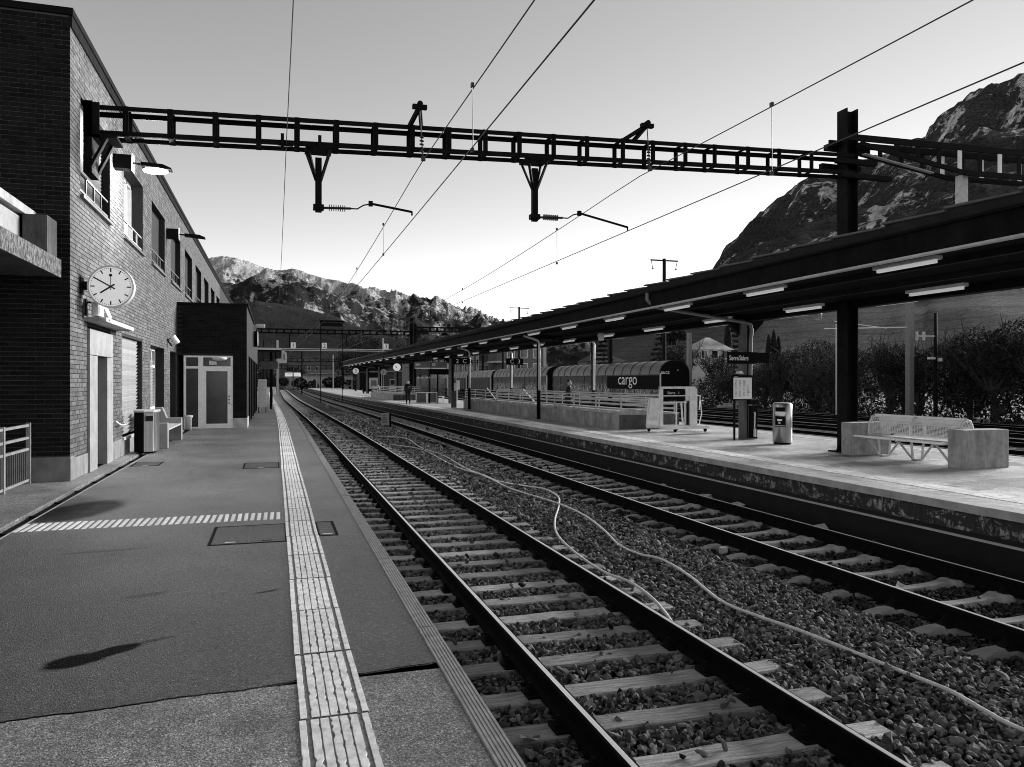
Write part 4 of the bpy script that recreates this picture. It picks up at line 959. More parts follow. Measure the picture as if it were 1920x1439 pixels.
# second gantry, from the mast to the right
g2 = thing('overhead_gantry', 'fish bellied lattice gantry running right from the tall mast over the canopy', 'gantry', (18, 14.6, 7))
for dy in (-0.25, 0.25):
    t = MB(); t.bar((12.25, 14.6 + dy, 7.16), (30, 14.6 + dy, 7.42), 0.05, 0.14); t.bar((12.7, 14.6 + dy, 7.04), (15.7, 14.6 + dy, 6.62), 0.06, 0.10); t.bar((15.7, 14.6 + dy, 6.62), (30, 14.6 + dy, 6.80), 0.06, 0.12); part('chord', t, 'steel_dark', g2)
for k in range(26):
    x = 13.7 + k * 0.62; zt = 7.16 + (x - 12.25) * 0.26 / 17.75; zb_ = 7.04 - (x - 12.7) * 0.14 if x < 15.7 else 6.62 + (x - 15.7) * 0.18 / 14.3
    b = MB()
    for dy in (-0.25, 0.25): b.box(x - 0.06, x + 0.06, 14.6 + dy - 0.01, 14.6 + dy + 0.01, zb_, zt)
    part('batten', b, 'steel_light' if 2 <= k <= 8 and k % 2 else 'steel_dark', g2, kind='stuff')
part('drop_post', MB().box(15.80, 15.98, 14.5, 14.7, 4.6, 6.62), 'galvanised', g2); part('brace', MB().bar((13.0, 14.6, 6.9), (15.0, 14.6, 6.62), 0.1, 0.02), 'steel_light', g2)
part('far_mast', MB().box(29.8, 30.1, 14.45, 14.75, -0.8, 8.0), 'steel_dark', g2)

def wire(label, x0, zf, y0, y1, step=1.5, r=0.0095, off=None, group='overhead wires'):
    pts = []; y = y0
    while y <= y1: pts.append((x0(y), y, zf(y))); y += step if y < 60 else step * 3
    return solo('overhead_wire', MB().tube(pts, r, 5), 'wire', label, 'overhead wire', group)
def cat(z_s, z_m, y):                                       # sagging messenger between supports at y = -44, 15.2, 76, 140 ...
    a, b = ((-44, 15.2) if y < 15.2 else (15.2, 76) if y < 76 else (76, 140) if y < 140 else (140, 210)); t = (y - a) / (b - a)
    return z_s - (z_s - z_m) * 4 * t * (1 - t)
wm1 = wire('messenger wire over the first track, hung with short droppers', lambda y: 2.75 + B(y), lambda y: cat(5.95, 5.78 if y < 15 else 5.32, y), -6, 205)
wc1 = wire('contact wire over the first track, held by the first registration arm', lambda y: 2.61 + B(y) + 0.10 * math.sin(y / 20), lambda y: 4.95, -6, 205)
wm2 = wire('messenger wire over the second track, hung with short droppers', lambda y: 7.5 + B(y), lambda y: cat(6.07, 5.80 if y < 15 else 5.30, y), -6, 205)
wc2 = wire('contact wire over the second track, held by the second registration arm', lambda y: 7.27 + B(y), lambda y: 4.89, -6, 205)
wf = wire('lone feeder wire sagging past the brick facade side of the gantry', lambda y: 0.2 + 0.6 * B(y), lambda y: cat(6.12, 5.5 if y > 15 else 5.9, y), -6, 130, r=0.008)
def dropper(w, x, y, zt, zb):
    m = MB().tube([(x, y, zt), (x + 0.01, y, zb)], 0.006, 4); m.box(x - 0.02, x + 0.02, y - 0.03, y + 0.03, zt - 0.04, zt + 0.02); m.box(x - 0.02, x + 0.02, y - 0.03, y + 0.03, zb - 0.02, zb + 0.04); part('dropper', m, 'wire', w)
for y in (4.5, 10.7, 20.2, 27, 34, 41, 48, 55, 62, 69): dropper(wm1, 2.70 + B(y), y, cat(5.95, 5.78 if y < 15 else 5.32, y), 4.95)
for y in (4.0, 10.3, 19.9, 31, 38, 45, 52, 59, 66): dropper(wm2, 7.42 + B(y), y, cat(6.07, 5.80 if y < 15 else 5.30, y), 4.89)

# gantries further down the line
def far_gantry(label, y, x0, x1, zt, h, panels, mast=True, mat='steel_dark'):
    o = thing('overhead_gantry', label, 'gantry', ((x0 + x1) / 2, y, zt)); m = MB()
    for dy in (-0.22, 0.22):
        m.bar((x0, y + dy, zt - 0.05), (x1, y + dy, zt - 0.05), 0.05, 0.10); m.bar((x0, y + dy, zt - h + 0.05), (x1, y + dy, zt - h + 0.05), 0.05, 0.10)
    part('girder', m, mat, o)
    m = MB()
    for k in range(panels + 1):
        x = x0 + (x1 - x0) * k / panels
        for dy in (-0.22, 0.22): m.box(x - 0.07, x + 0.07, y + dy - 0.02, y + dy + 0.02, zt - h, zt)
    part('batten', m, mat, o, kind='stuff')
    if mast:
        part('mast', MB().box(x1 - 0.18, x1 + 0.18, y - 0.18, y + 0.18, -0.8, zt + 1.3), mat, o); part('mast', MB().box(x0 - 0.15, x0 + 0.15, y - 0.15, y + 0.15, -0.8, zt + 0.3), mat, o)
    return o
f1 = far_gantry('second gantry from the front, a thin ladder girder across the middle distance', 76, -1.9, 12.9, 6.62, 0.45, 22)
g3 = far_gantry('ladder girder gantry continuing right from the second mast towards the canopy roof', 75, 13.1, 34, 7.0, 0.5, 28)
for xx, d in ((1.3, 0.9), (6.6, 0.9)): part('drop_post', MB().box(xx - 0.05, xx + 0.05, 75.95, 76.05, 6.17 - d - 0.4, 6.17), 'steel_dark', f1)
f2 = far_gantry('plain beam gantry carrying white number plates 1 to 4', 118, -3, 26, 6.5, 0.34, 2, mat='galvanised')
f3 = far_gantry('low distant beam gantry below the number plates', 150, -5, 40, 5.9, 0.6, 40)
f4 = far_gantry('faint lattice gantry near the pale station house', 200, -8, 60, 5.6, 0.9, 50)
for num, px in (('1', 2.55), ('2', 7.0), ('3', 16.15), ('4', 20.3)):
    s = thing('number_plate', 'white plate with number %s on the distant beam gantry, %s' % (num, {'1': 'first from the porch', '2': 'before dark trees', '3': 'mounted on a pale post', '4': 'nearest the canopy roof'}[num]), 'number sign', (px, 117.6, 6.9), 'white number plates on the beam gantry')
    part('plate', MB().box(px - 0.36, px + 0.36, 117.6, 117.7, 6.5, 7.35), 'white_paint', s); text('lettering', num, 0.85, (px, 117.58, 6.9), FACE, 'ink', s)
    if num == '3': part('post', MB().box(px - 0.5, px - 0.3, 117.8, 118, 4.2, 8.2), 'galvanised', s)
for k, (xx, yy, zz, lab) in enumerate(((6.6, 78, 8.2, 'dark square relay cabin high on posts over the second gantry'),)):
    s = thing('signal_bridge_cabin', lab, 'signal frame', (xx, yy, zz)); x = 7.7
    part('frame', MB().box(4.9, 5.0, 90, 90.1, -0.8, 8.6).box(7.32, 7.40, 90, 90.1, -0.8, 8.4).box(4.8, 7.6, 90, 90.1, 8.35, 8.6).box(4.95, 7.4, 90.02, 90.08, 7.9, 8.3), 'steel_dark', s)

# ================================================================ ISLAND PLATFORM CANOPY (butterfly roof, centre x = 12.85)
def BC(y): return 1.25 * B(y)
CE, CC, CR = 9.75, 12.85, 15.4                             # near edge, centre, far edge
YC = ylist(-3, 105, 3)
cn = thing('platform_canopy', 'long dark butterfly roof on steel columns over the island platform', 'canopy', (CC, 50, 3.5))
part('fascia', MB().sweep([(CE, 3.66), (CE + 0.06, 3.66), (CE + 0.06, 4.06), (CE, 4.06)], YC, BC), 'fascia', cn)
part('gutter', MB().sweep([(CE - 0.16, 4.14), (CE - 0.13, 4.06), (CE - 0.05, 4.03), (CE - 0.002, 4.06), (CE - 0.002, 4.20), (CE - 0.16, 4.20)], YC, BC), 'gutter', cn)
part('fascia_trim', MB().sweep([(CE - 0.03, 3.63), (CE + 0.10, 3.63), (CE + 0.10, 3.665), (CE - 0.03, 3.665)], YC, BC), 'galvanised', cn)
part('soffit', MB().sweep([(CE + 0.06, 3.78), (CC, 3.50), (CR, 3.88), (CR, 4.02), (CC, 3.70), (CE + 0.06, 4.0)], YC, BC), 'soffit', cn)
for x, z in ((10.75, 3.60), (11.75, 3.50), (13.75, 3.56), (14.6, 3.68)):
    part('purlin', MB().sweep([(x - 0.05, z), (x + 0.05, z), (x + 0.05, z + 0.14), (x - 0.05, z + 0.14)], YC, BC), 'purlin', cn)
part('centre_beam', MB().sweep([(CC - 0.14, 3.34), (CC + 0.14, 3.34), (CC + 0.14, 3.52), (CC - 0.14, 3.52)], YC, BC), 'steel_dark', cn)
part('far_fascia', MB().sweep([(CR - 0.05, 3.78), (CR, 3.78), (CR, 4.1), (CR - 0.05, 4.1)], YC, BC), 'fascia', cn)
pm = MB().add([(CE - 0.22, -0.62, 4.215), (CE - 0.22, 0.62, 4.235), (CC, 0.62, 4.0), (CC, -0.62, 3.98), (CE - 0.22, -0.62, 4.19), (CE - 0.22, 0.62, 4.20), (CC, 0.62, 3.96), (CC, -0.62, 3.96)],
             [(0, 1, 2, 3), (4, 7, 6, 5), (0, 4, 5, 1), (1, 5, 6, 2), (2, 6, 7, 3), (3, 7, 4, 0)])
for k in range(7):
    pass
pm2 = pm.mesh('roof_panel'); pm2.materials.append(MT['roof_panel'])
k = 0; y = -2.4
while y < 104.6:
    o = link('roof_panel', pm2, None, cn); o.location = (BC(y), y, random.uniform(-0.006, 0.01)); o.rotation_euler.x = R(1.6); o.location.z += 0.0; attach(o, cn); y += 1.22
part('far_roof', MB().sweep([(CC, 3.98), (CR + 0.15, 4.28), (CR + 0.15, 4.24), (CC, 3.94)], YC, BC), 'roof_panel', cn)
# fluorescent tubes
tube_me = MB().box(-0.032, 0.032, -0.62, 0.62, -0.025, 0.03).mesh('fluorescent_tube'); tube_me.materials.append(MT['tube_lit'])
hous = MB().box(-0.07, 0.07, -0.68, 0.68, 0.03, 0.09).mesh('lamp_housing'); hous.materials.append(MT['steel_light'])
YL = [10.4, 14.3, 18.1, 22.0] + [25.9 + 3.9 * k for k in range(20)]
for row, (x, z, ph) in enumerate(((10.12, 3.57, 0.0), (12.2, 3.38, 1.4), (14.2, 3.52, 0.6))):
    for y in YL:
        if row and y > 60: continue
        l = link('lamp_housing', hous, None, cn); l.location = (x + BC(y + ph), y + ph, z)
        t = link('fluorescent_tube', tube_me, None, l); t.parent = l
# brackets and columns
def bracket(y, xs):
    m = MB(); d = BC(y)
    m.prism([(CE + 0.10 + d, 3.66), (CE + 0.10 + d, 3.76), (CC + d, 3.55), (CR - 0.06 + d, 3.84), (CR - 0.06 + d, 3.76), (CC + 0.75 + d, 3.40), (CC - 0.75 + d, 3.40)], 'y', y - 0.05, y + 0.05)
    part('bracket', m, 'steel_dark', cn)
for y in (6.8, 19.1, 31.66, 43.7, 56.0, 68.0, 80.0, 92.0, 103.5):
    d = BC(y); bracket(y, None)
    if y in (31.66, 43.7):
        for x in (10.98, 13.55):
            c = part('column', MB().tube([(x + d, y, 0), (x + d, y, 3.5)], 0.085, 14), 'steel_dark', cn, smooth=True)
            part('downpipe', MB().tube([(x + d - 0.02, y - 0.14, 1.25), (x + d - 0.02, y - 0.14, 3.30), (x + d - 0.10, y - 0.15, 3.42), (x + d - 0.75, y - 0.16, 3.62)], 0.055, 10), 'pipe_pale', c, smooth=True)
    else:
        m = MB(); x = CC + d
        m.box(x - 0.20, x - 0.02, y - 0.16, y + 0.0, 0, 3.42); c = part('column', m, 'column_face', cn)
        m = MB(); m.box(x + 0.02, x + 0.20, y - 0.02, y + 0.16, 0, 3.42); part('column_rear', m, 'steel_dark', c)
        m = MB(); m.prism([(x - 0.20, 2.95), (x - 0.20, 3.42), (x - 0.62, 3.42), (x - 0.56, 3.30)], 'y', y - 0.06, y + 0.06); m.prism([(x + 0.20, 2.95), (x + 0.58, 3.32), (x + 0.62, 3.42), (x + 0.20, 3.42)], 'y', y - 0.06, y + 0.06); part('gusset', m, 'steel_dark', c)
        if y == 19.1:
            part('downpipe', MB().tube([(CE - 0.08 + d, y - 0.2, 4.05), (CE - 0.08 + d, y - 0.2, 3.86), (CE + 0.1 + d, y - 0.2, 3.68), (CE + 0.9 + d, y - 0.2, 3.58), (x - 0.15, y - 0.22, 3.32), (x + 0.05, y - 0.22, 3.26), (x + 0.09, y - 0.22, 3.10), (x + 0.07, y - 0.2, 2.8), (x + 0.05, y - 0.2, 1.3), (x + 0.05, y - 0.2, 0.02)], 0.052, 12), 'pipe_mid', c, smooth=True)
            part('service_box', MB().box(x + 0.0, x + 0.22, y - 0.30, y - 0.18, 0.02, 0.95), 'black', c); part('pipe_clamp', MB().box(x - 0.03, x + 0.26, y - 0.3, y + 0.1, 1.0, 1.12), 'steel_dark', c)
            part('tap', MB().tube([(x + 0.11, y - 0.32, 0.78), (x + 0.11, y - 0.33, 0.70), (x + 0.11, y - 0.32, 0.3)], 0.02, 8).cyl((x + 0.11, y - 0.33, 0.08), (x + 0.11, y - 0.33, 0.3), 0.04, 10), 'galvanised', c)
for y, x, z in ((26.4, 11.6, 3.30), (17.3, 13.9, 3.44)):
    solo('loudspeaker', MB().lathe([(0.05, -0.14), (0.11, -0.12), (0.12, 0.12), (0.06, 0.16)], (x, y, z), 14), 'plastic_white' if y > 20 else 'galvanised', 'small pale loudspeaker under the canopy, %s' % ('further from the name sign' if y > 20 else 'nearest the tall mast'), 'loudspeaker', 'loudspeakers under the canopy', smooth=True)

# station name sign and timetable at the near column
sg = thing('station_sign', 'dark station name sign reading Sierre/Siders on the near canopy column', 'station sign', (12.8, 18.86, 2.3))
part('panel', MB().box(12.11, 13.02, 18.78, 18.84, 2.16, 2.45).box(13.02, 13.45, 18.80, 18.86, 2.17, 2.46), 'black', sg); part('frame', MB().box(12.09, 13.04, 18.79, 18.85, 2.45, 2.47).box(12.09, 13.04, 18.79, 18.85, 2.14, 2.16), 'steel_dark', sg)
text('lettering', 'Sierre/Siders', 0.195, (12.14, 18.777, 2.295), FACE, 'white_paint', sg, 0.002, 'LEFT', 0.62)
tt = thing('timetable_board', 'white timetable poster on the near canopy column below the name sign', 'timetable', (12.6, 18.8, 1.5))
part('board', MB().box(12.27, 12.90, 18.80, 18.85, 1.13, 1.82), 'steel_dark', tt); part('sheet', MB().box(12.29, 12.88, 18.79, 18.80, 1.15, 1.76), 'paper', tt)
cols = MB()
for i in range(4):
    for j in range(18):
        if random.random() < (0.9, 0.95, 0.8, 0.35)[i]: cols.box(12.33 + i * 0.13, 12.33 + i * 0.13 + random.uniform(0.04, 0.09), 18.786, 18.789, 1.66 - j * 0.026, 1.669 - j * 0.026)
part('print', cols, 'plaster_grey', tt, kind='stuff'); part('header', MB().box(12.29, 12.88, 18.784, 18.79, 1.75, 1.80), 'black', tt)
text('lettering', 'Sierre', 0.045, (12.31, 18.782, 1.775), FACE, 'white_paint', tt, 0.001, 'LEFT'); part('lamp', MB().prism([(12.36, 1.86), (12.58, 1.86), (12.50, 1.94), (12.42, 1.94)], 'y', 18.7, 18.84), 'plastic_white', tt, bevel=0.02); part('post', MB().box(12.32, 12.37, 18.82, 18.86, 0, 1.13), 'steel_dark', tt)

# steel bin
bn = thing('steel_bin', 'tall round stainless steel bin with a no smoking mark by the tall mast', 'litter bin', (12.72, 17.2, 0))
part('body', MB().lathe([(0.235, 0.05), (0.245, 0.06), (0.245, 1.04), (0.225, 1.07)], (12.72, 17.2, 0), 40), 'bin_steel', bn, smooth=True)
part('base', MB().lathe([(0.22, 0.0), (0.22, 0.05)], (12.72, 17.2, 0), 30), 'black', bn); part('lid', MB().lathe([(0.23, 1.065), (0.20, 1.085), (0.02, 1.09)], (12.72, 17.2, 0), 40), 'steel_light', bn)
def arc_patch(a0, a1, z0, z1, r, n=8):
    m = MB(); vs = []
    for k in range(n + 1):
        a = R(a0 + (a1 - a0) * k / n); vs += [(12.72 + r * math.cos(a), 17.2 + r * math.sin(a), z0), (12.72 + r * math.cos(a), 17.2 + r * math.sin(a), z1)]
    return m.add(vs, [(2 * k, 2 * k + 2, 2 * k + 3, 2 * k + 1) for k in range(n)])
part('slot', arc_patch(-170, -112, 0.86, 0.97, 0.2465), 'black', bn); part('ring', arc_patch(-176, -106, 0.78, 0.855, 0.2465), 'steel_light', bn)
pn = part('sticker', arc_patch(-172, -108, 0.46, 0.74, 0.2468), 'black', bn); part('sticker_frame', arc_patch(-170, -110, 0.48, 0.50, 0.2475).add([], []), 'galvanised', pn)
part('no_smoking_mark', arc_patch(-158, -128, 0.62, 0.66, 0.2475), 'white_paint', pn); part('no_smoking_bar', arc_patch(-150, -138, 0.54, 0.60, 0.2475), 'galvanised', pn)

# back to back bench between two concrete blocks
be = thing('platform_bench', 'wire mesh back to back bench between two concrete blocks by the tall mast', 'bench', (12.85, 12.7, 0))
part('end_block', MB().box(12.30, 13.40, 11.25, 11.62, 0, 0.73), 'block_concrete', be, bevel=0.012); part('end_block', MB().box(12.17, 13.25, 14.04, 14.36, 0, 0.73), 'block_concrete', be, bevel=0.012)
def mesh_sheet(prof, y0, y1):                                # prof: (x, z) polyline; a sheet of thin wires with gaps
    m = MB()
    for (xa, za), (xb, zb) in zip(prof, prof[1:]):
        n = max(1, int(math.hypot(xb - xa, zb - za) / 0.024))
        for i in range(n): t = i / n; m.bar((xa + (xb - xa) * t, y0, za + (zb - za) * t), (xa + (xb - xa) * t, y1, za + (zb - za) * t), 0.011, 0.011)
    yy = y0
    while yy < y1:
        for p, q in zip(prof, prof[1:]): m.bar((p[0], yy, p[1]), (q[0], yy, q[1]), 0.006, 0.006)
        yy += 0.07
    return m
for y0, y1 in ((11.64, 12.82), (12.86, 14.02)):
    for s in (-1, 1):
        cx_ = 12.80
        seat = [(cx_ + s * 0.16, 0.43), (cx_ + s * 0.40, 0.42), (cx_ + s * 0.56, 0.45)]; back = [(cx_ + s * 0.17, 0.52), (cx_ + s * 0.15, 0.70), (cx_ + s * 0.08, 0.86), (cx_, 0.89)]
        sp = part('seat', mesh_sheet(seat, y0, y1), 'steel_light', be); part('seat_edge', MB().tube([(cx_ + s * 0.57, y0, 0.445), (cx_ + s * 0.57, y1, 0.445)], 0.024, 8), 'white_paint', sp)
        bp = part('backrest', mesh_sheet(back, y0, y1), 'steel_light', be)
        for yy in (y0, y1): part('back_frame', MB().tube([(cx_ + s * 0.19, yy, 0.50), (cx_ + s * 0.17, yy, 0.70), (cx_ + s * 0.09, yy, 0.87), (cx_, yy, 0.90)], 0.018, 8), 'steel_light', bp)
    part('top_tube', MB().tube([(12.80, y0, 0.905), (12.80, y1, 0.905)], 0.022, 8), 'white_paint', be)
for yy in (11.9, 12.84, 13.75):
    m = MB()
    for s in (-1, 1): m.bar((12.8 + s * 0.5, yy, 0.42), (12.8 + s * 0.12, yy, 0.02), 0.05, 0.02); m.bar((12.8 + s * 0.16, yy, 0.42), (12.8 + s * 0.12, yy, 0.02), 0.05, 0.02)
    m.bar((12.25, yy, 0.41), (13.35, yy, 0.41), 0.05, 0.03); m.bar((12.7, yy, 0.02), (12.9, yy, 0.02), 0.1, 0.03); part('leg', m, 'galvanised', be)

# stairwell walls and rails
def stairwell(label_w, label_r, x0, x1, y0, y1, bend, near_end=True):
    w = thing('stairwell_wall', label_w, 'stair wall', ((x0 + x1) / 2, (y0 + y1) / 2, 0)); ys = ylist(y0, y1, 2.2)
    for a, b in zip(ys, ys[1:]):
        part('wall_panel', MB().sweep([(x0, 0), (x0 + 0.22, 0), (x0 + 0.22, 0.50), (x0, 0.50)], [a + 0.006, b - 0.006], bend), 'concrete_stained', w)
    part('far_wall', MB().sweep([(x1 - 0.22, 0), (x1, 0), (x1, 0.56), (x1 - 0.22, 0.56)], [y0, y1], bend), 'concrete', w)
    part('inner_kerb', MB().sweep([(x0 + 0.24, 0), (x0 + 0.42, 0), (x0 + 0.42, 0.62), (x0 + 0.24, 0.62)], [y0 + 0.4, y1], bend), 'concrete', w)
    if near_end: part('end_wall', MB().box(x0 + bend(y0), x1 + bend(y0), y0 - 0.02, y0 + 0.22, 0, 0.50), 'concrete_dark', w)  # shade of the end face painted in by the darker concrete
    r = thing('railing', label_r, 'railing', ((x0 + x1) / 2, (y0 + y1) / 2, 0.5))
    for xx in (x0 + 0.12, x1 - 0.12):
        for zz in (0.70, 0.86, 1.02, 1.15): part('rail_tube', MB().tube([(xx + bend(y), y, zz) for y in ylist(y0 + 0.1, y1 - 0.1, 3)], 0.028, 6), 'rail_tube', r)
        for y in ylist(y0 + 0.1, y1 - 0.1, 2.1): part('post', MB().box(xx + bend(y) - 0.02, xx + bend(y) + 0.02, y - 0.02, y + 0.02, 0.45, 1.15), 'galvanised', r)
    for zz in (0.70, 0.86, 1.02, 1.15): part('rail_tube', MB().tube([(x0 + 0.12, y0 + 0.1, zz), (x1 - 0.12, y0 + 0.1, zz)], 0.026, 6), 'rail_tube', r)
    for y in (y0 + 12, y0 + 18.5):
        if y < y1: part('stair_handrail', MB().tube([(x0 + 0.5 + bend(y), y, 1.25), (x0 + 0.5 + bend(y), y - 2.6, 0.4)], 0.03, 6), 'white_paint', r)
stairwell('streaked concrete stairwell wall with dark near end behind the wheelchair lift', 'four bar steel railing on the stairwell wall behind the wheelchair lift', 11.22, 13.5, 24.0, 46.0, BC)
stairwell('short pale stairwell wall further along beyond the walking person', 'pale bar railing on the far short stairwell wall', 10.2, 12.2, 66.0, 80.0, BC)

# folded wheelchair lift
wl_ = thing('wheelchair_lift', 'folded aluminium wheelchair lift trolley on castors in front of the stairwell', 'wheelchair lift', (12.5, 22.7, 0)); Y0 = 22.7
m = MB(); m.bar((11.6, Y0, 0.16), (13.55, Y0, 0.16), 0.10, 0.10); m.bar((11.9, Y0 - 0.6, 0.15), (13.5, Y0 - 0.6, 0.15), 0.06, 0.09); m.bar((11.95, Y0 - 0.6, 0.15), (11.95, Y0 + 0.5, 0.15), 0.06, 0.08); m.bar((13.45, Y0 - 0.6, 0.15), (13.45, Y0 + 0.5, 0.15), 0.06, 0.08); part('chassis', m, 'lift_metal', wl_)
for x, y in ((11.72, Y0 + 0.1), (12.35, Y0 - 0.5), (12.9, Y0 + 0.4), (13.45, Y0 - 0.5)): part('castor', MB().cyl((x - 0.025, y, 0.065), (x + 0.025, y, 0.065), 0.065, 14).box(x - 0.03, x + 0.03, y - 0.02, y + 0.02, 0.06, 0.13), 'black', wl_)
m = MB(); m.box(12.05, 12.16, Y0 - 0.06, Y0 + 0.06, 0.15, 1.44); m.box(13.0, 13.12, Y0 - 0.06, Y0 + 0.06, 0.15, 1.40); m.box(12.05, 13.36, Y0 - 0.05, Y0 + 0.05, 1.40, 1.47); part('mast_frame', m, 'lift_metal', wl_)
part('column', MB().box(13.12, 13.40, Y0 - 0.10, Y0 + 0.08, 0.15, 1.40), 'lift_metal', wl_, bevel=0.01); part('rack', MB().box(13.0, 13.06, Y0 - 0.14, Y0 - 0.08, 0.2, 1.0), 'steel_dark', wl_)
m = MB(); m.prism([(11.47, 0.20), (11.90, 0.14), (11.98, 1.08), (11.62, 1.10)], 'y', Y0 - 0.22, Y0 - 0.16); part('ramp_plate', m, 'lift_metal', wl_); part('ramp_stripe', MB().prism([(11.50, 0.27), (11.86, 0.22), (11.87, 0.33), (11.51, 0.38)], 'y', Y0 - 0.226, Y0 - 0.219), 'white_paint', wl_)
m = MB(); m.tube([(11.48, Y0 - 0.19, 0.18), (11.56, Y0 - 0.19, 1.06)], 0.022, 6); m.tube([(11.95, Y0 - 0.19, 0.16), (12.0, Y0 - 0.19, 0.9)], 0.022, 6); part('side_tube', m, 'lift_metal', wl_)
m = MB(); m.tube([(12.62, Y0 - 0.1, 0.18), (12.62, Y0 - 0.1, 0.95)], 0.026, 8); m.tube([(12.86, Y0 - 0.1, 0.18), (12.80, Y0 - 0.1, 0.95)], 0.032, 8); m.tube([(12.1, Y0 - 0.12, 0.96), (13.05, Y0 - 0.12, 0.96)], 0.02, 8); m.tube([(12.1, Y0 - 0.12, 1.17), (13.5, Y0 - 0.12, 1.17), (13.46, Y0 - 0.12, 0.7)], 0.02, 8); part('guard_tube', m, 'lift_metal', wl_)
part('top_panel', MB().box(12.17, 12.99, Y0 - 0.01, Y0 + 0.01, 1.0, 1.38), 'black', wl_); m = MB(); m.tube([(13.46, Y0 - 0.1, 0.2), (13.56, Y0 - 0.1, 0.55), (13.52, Y0 - 0.1, 1.0), (13.62, Y0 - 0.1, 1.0)], 0.02, 6); part('hand_crank', m, 'lift_metal', wl_)
text('lettering', 'Sierre   1', 0.12, (12.56, Y0 - 0.02, 1.26), FACE, 'white_paint', wl_, 0.001)

# waiting shelter, boards and signs further along
sh = thing('waiting_shelter', 'dark roofed glass waiting shelter with pale base panels on the island platform', 'waiting shelter', (11.4, 57, 0)); y = 56.6
part('roof', MB().box(10.9, 12.6, y - 0.1, y + 4, 2.15, 2.55), 'black', sh)
for a, b in ((10.0, 10.75), (10.85, 11.55)):
    p = part('base_panel', MB().box(a, b, y, y + 0.06, 0.05, 0.78), 'plaster_grey', sh); m = MB(); m.box(a - 0.03, b + 0.03, y - 0.02, y + 0.08, 0.78, 0.83); m.box(a - 0.03, a + 0.02, y - 0.02, y + 0.08, 0, 0.78); m.box(b - 0.02, b + 0.03, y - 0.02, y + 0.08, 0, 0.78); part('panel_frame', m, 'white_paint', p)
part('pane', MB().box(10.0, 11.0, y + 0.02, y + 0.04, 0.83, 1.95), 'clear_glass', sh); part('pane', MB().box(11.0, 11.9, y + 0.03, y + 0.05, 0.83, 2.15), 'clear_glass', sh); part('pane', MB().box(12.0, 12.55, y + 2, y + 2.05, 0.5, 2.1), 'clear_glass', sh)
m = MB()
for i in range(10): m.box(10.05 + i * 0.1, 10.09 + i * 0.1, y - 0.01, y + 0.03, 1.86, 1.98)
part('top_stripes', m, 'white_paint', sh, kind='stuff'); m = MB()
for x in (11.0, 11.62, 12.5): m.box(x - 0.05, x + 0.05, y, y + 0.1, 0, 2.15)
part('post', m, 'steel_dark', sh); part('bench', MB().box(11.75, 12.5, y + 1.6, y + 1.9, 0.42, 0.48).box(11.8, 11.86, y + 1.6, y + 1.9, 0, 0.42).box(12.38, 12.44, y + 1.6, y + 1.9, 0, 0.42), 'white_worn', sh)
vm = solo('ticket_machine', MB().box(12.72, 13.0, 56.2, 56.5, 0, 0.2).box(12.68, 13.04, 56.1, 56.5, 0.2, 1.5), 'galvanised', 'pale upright ticket machine beside a column by the waiting shelter', 'ticket machine', bevel=0.02)
bp_ = thing('notice_post', 'brown wooden notice cabinet with white sheet at the stairwell head', 'notice board', (11.4, 47.5, 0)); part('cabinet', MB().box(10.45, 10.72, 46.6, 46.8, 0, 1.05), 'bark', bp_); part('sheet', MB().box(10.74, 10.95, 46.58, 46.62, 1.1, 1.7), 'paper', bp_); part('post', MB().box(10.72, 10.76, 46.6, 46.66, 0, 2.2), 'galvanised', bp_)
for x0, x1, lab in ((9.55, 10.55, 'departure board nearer the clock'), (10.72, 11.7, 'departure board nearer the sign 2 C')):
    d = thing('departure_board', 'grey hanging ' + lab + ' under the canopy', 'departure board', ((x0 + x1) / 2, 54, 2.7), 'departure boards under the canopy'); x0 -= 0.1
    part('case', MB().box(x0, x1, 54, 54.3, 2.55, 3.02), 'plaster_grey', d); part('lamp_strip', MB().box(x0, x1, 53.97, 54.0, 2.53, 2.60), 'white_paint', d); part('hanger', MB().box(x0 + 0.1, x0 + 0.14, 54.1, 54.14, 3.02, 3.6).box(x1 - 0.14, x1 - 0.1, 54.1, 54.14, 3.02, 3.6), 'steel_dark', d)
    m = MB()
    for j in range(3): m.box(x0 + 0.04, x0 + random.uniform(0.25, 0.5), 53.985, 54.0, 2.90 - j * 0.08, 2.93 - j * 0.08)
    part('print', m, 'white_paint', d, kind='stuff')
pc = thing('platform_clock', 'round white platform clock hanging under the far part of the canopy', 'clock', (8.6, 57, 2.65)); part('case', MB().cyl((8.62, 57, 2.68), (8.62, 57.15, 2.68), 0.31, 28), 'steel_dark', pc); part('dial', MB().cyl((8.62, 56.98, 2.68), (8.62, 57.0, 2.68), 0.285, 28), 'dial_lit', pc); part('hanger', MB().box(8.6, 8.64, 57.05, 57.1, 2.98, 3.6).box(8.6, 9.8, 57.05, 57.1, 3.0, 3.05), 'steel_dark', pc)
hd = MB(); hd.bar((8.62, 56.97, 2.68), (8.46, 56.97, 2.79), 0.03, 0.008, up=(0, 1, 0)); hd.bar((8.62, 56.97, 2.68), (8.53, 56.97, 2.62), 0.035, 0.008, up=(0, 1, 0)); part('hands', hd, 'ink', pc, kind='stuff')
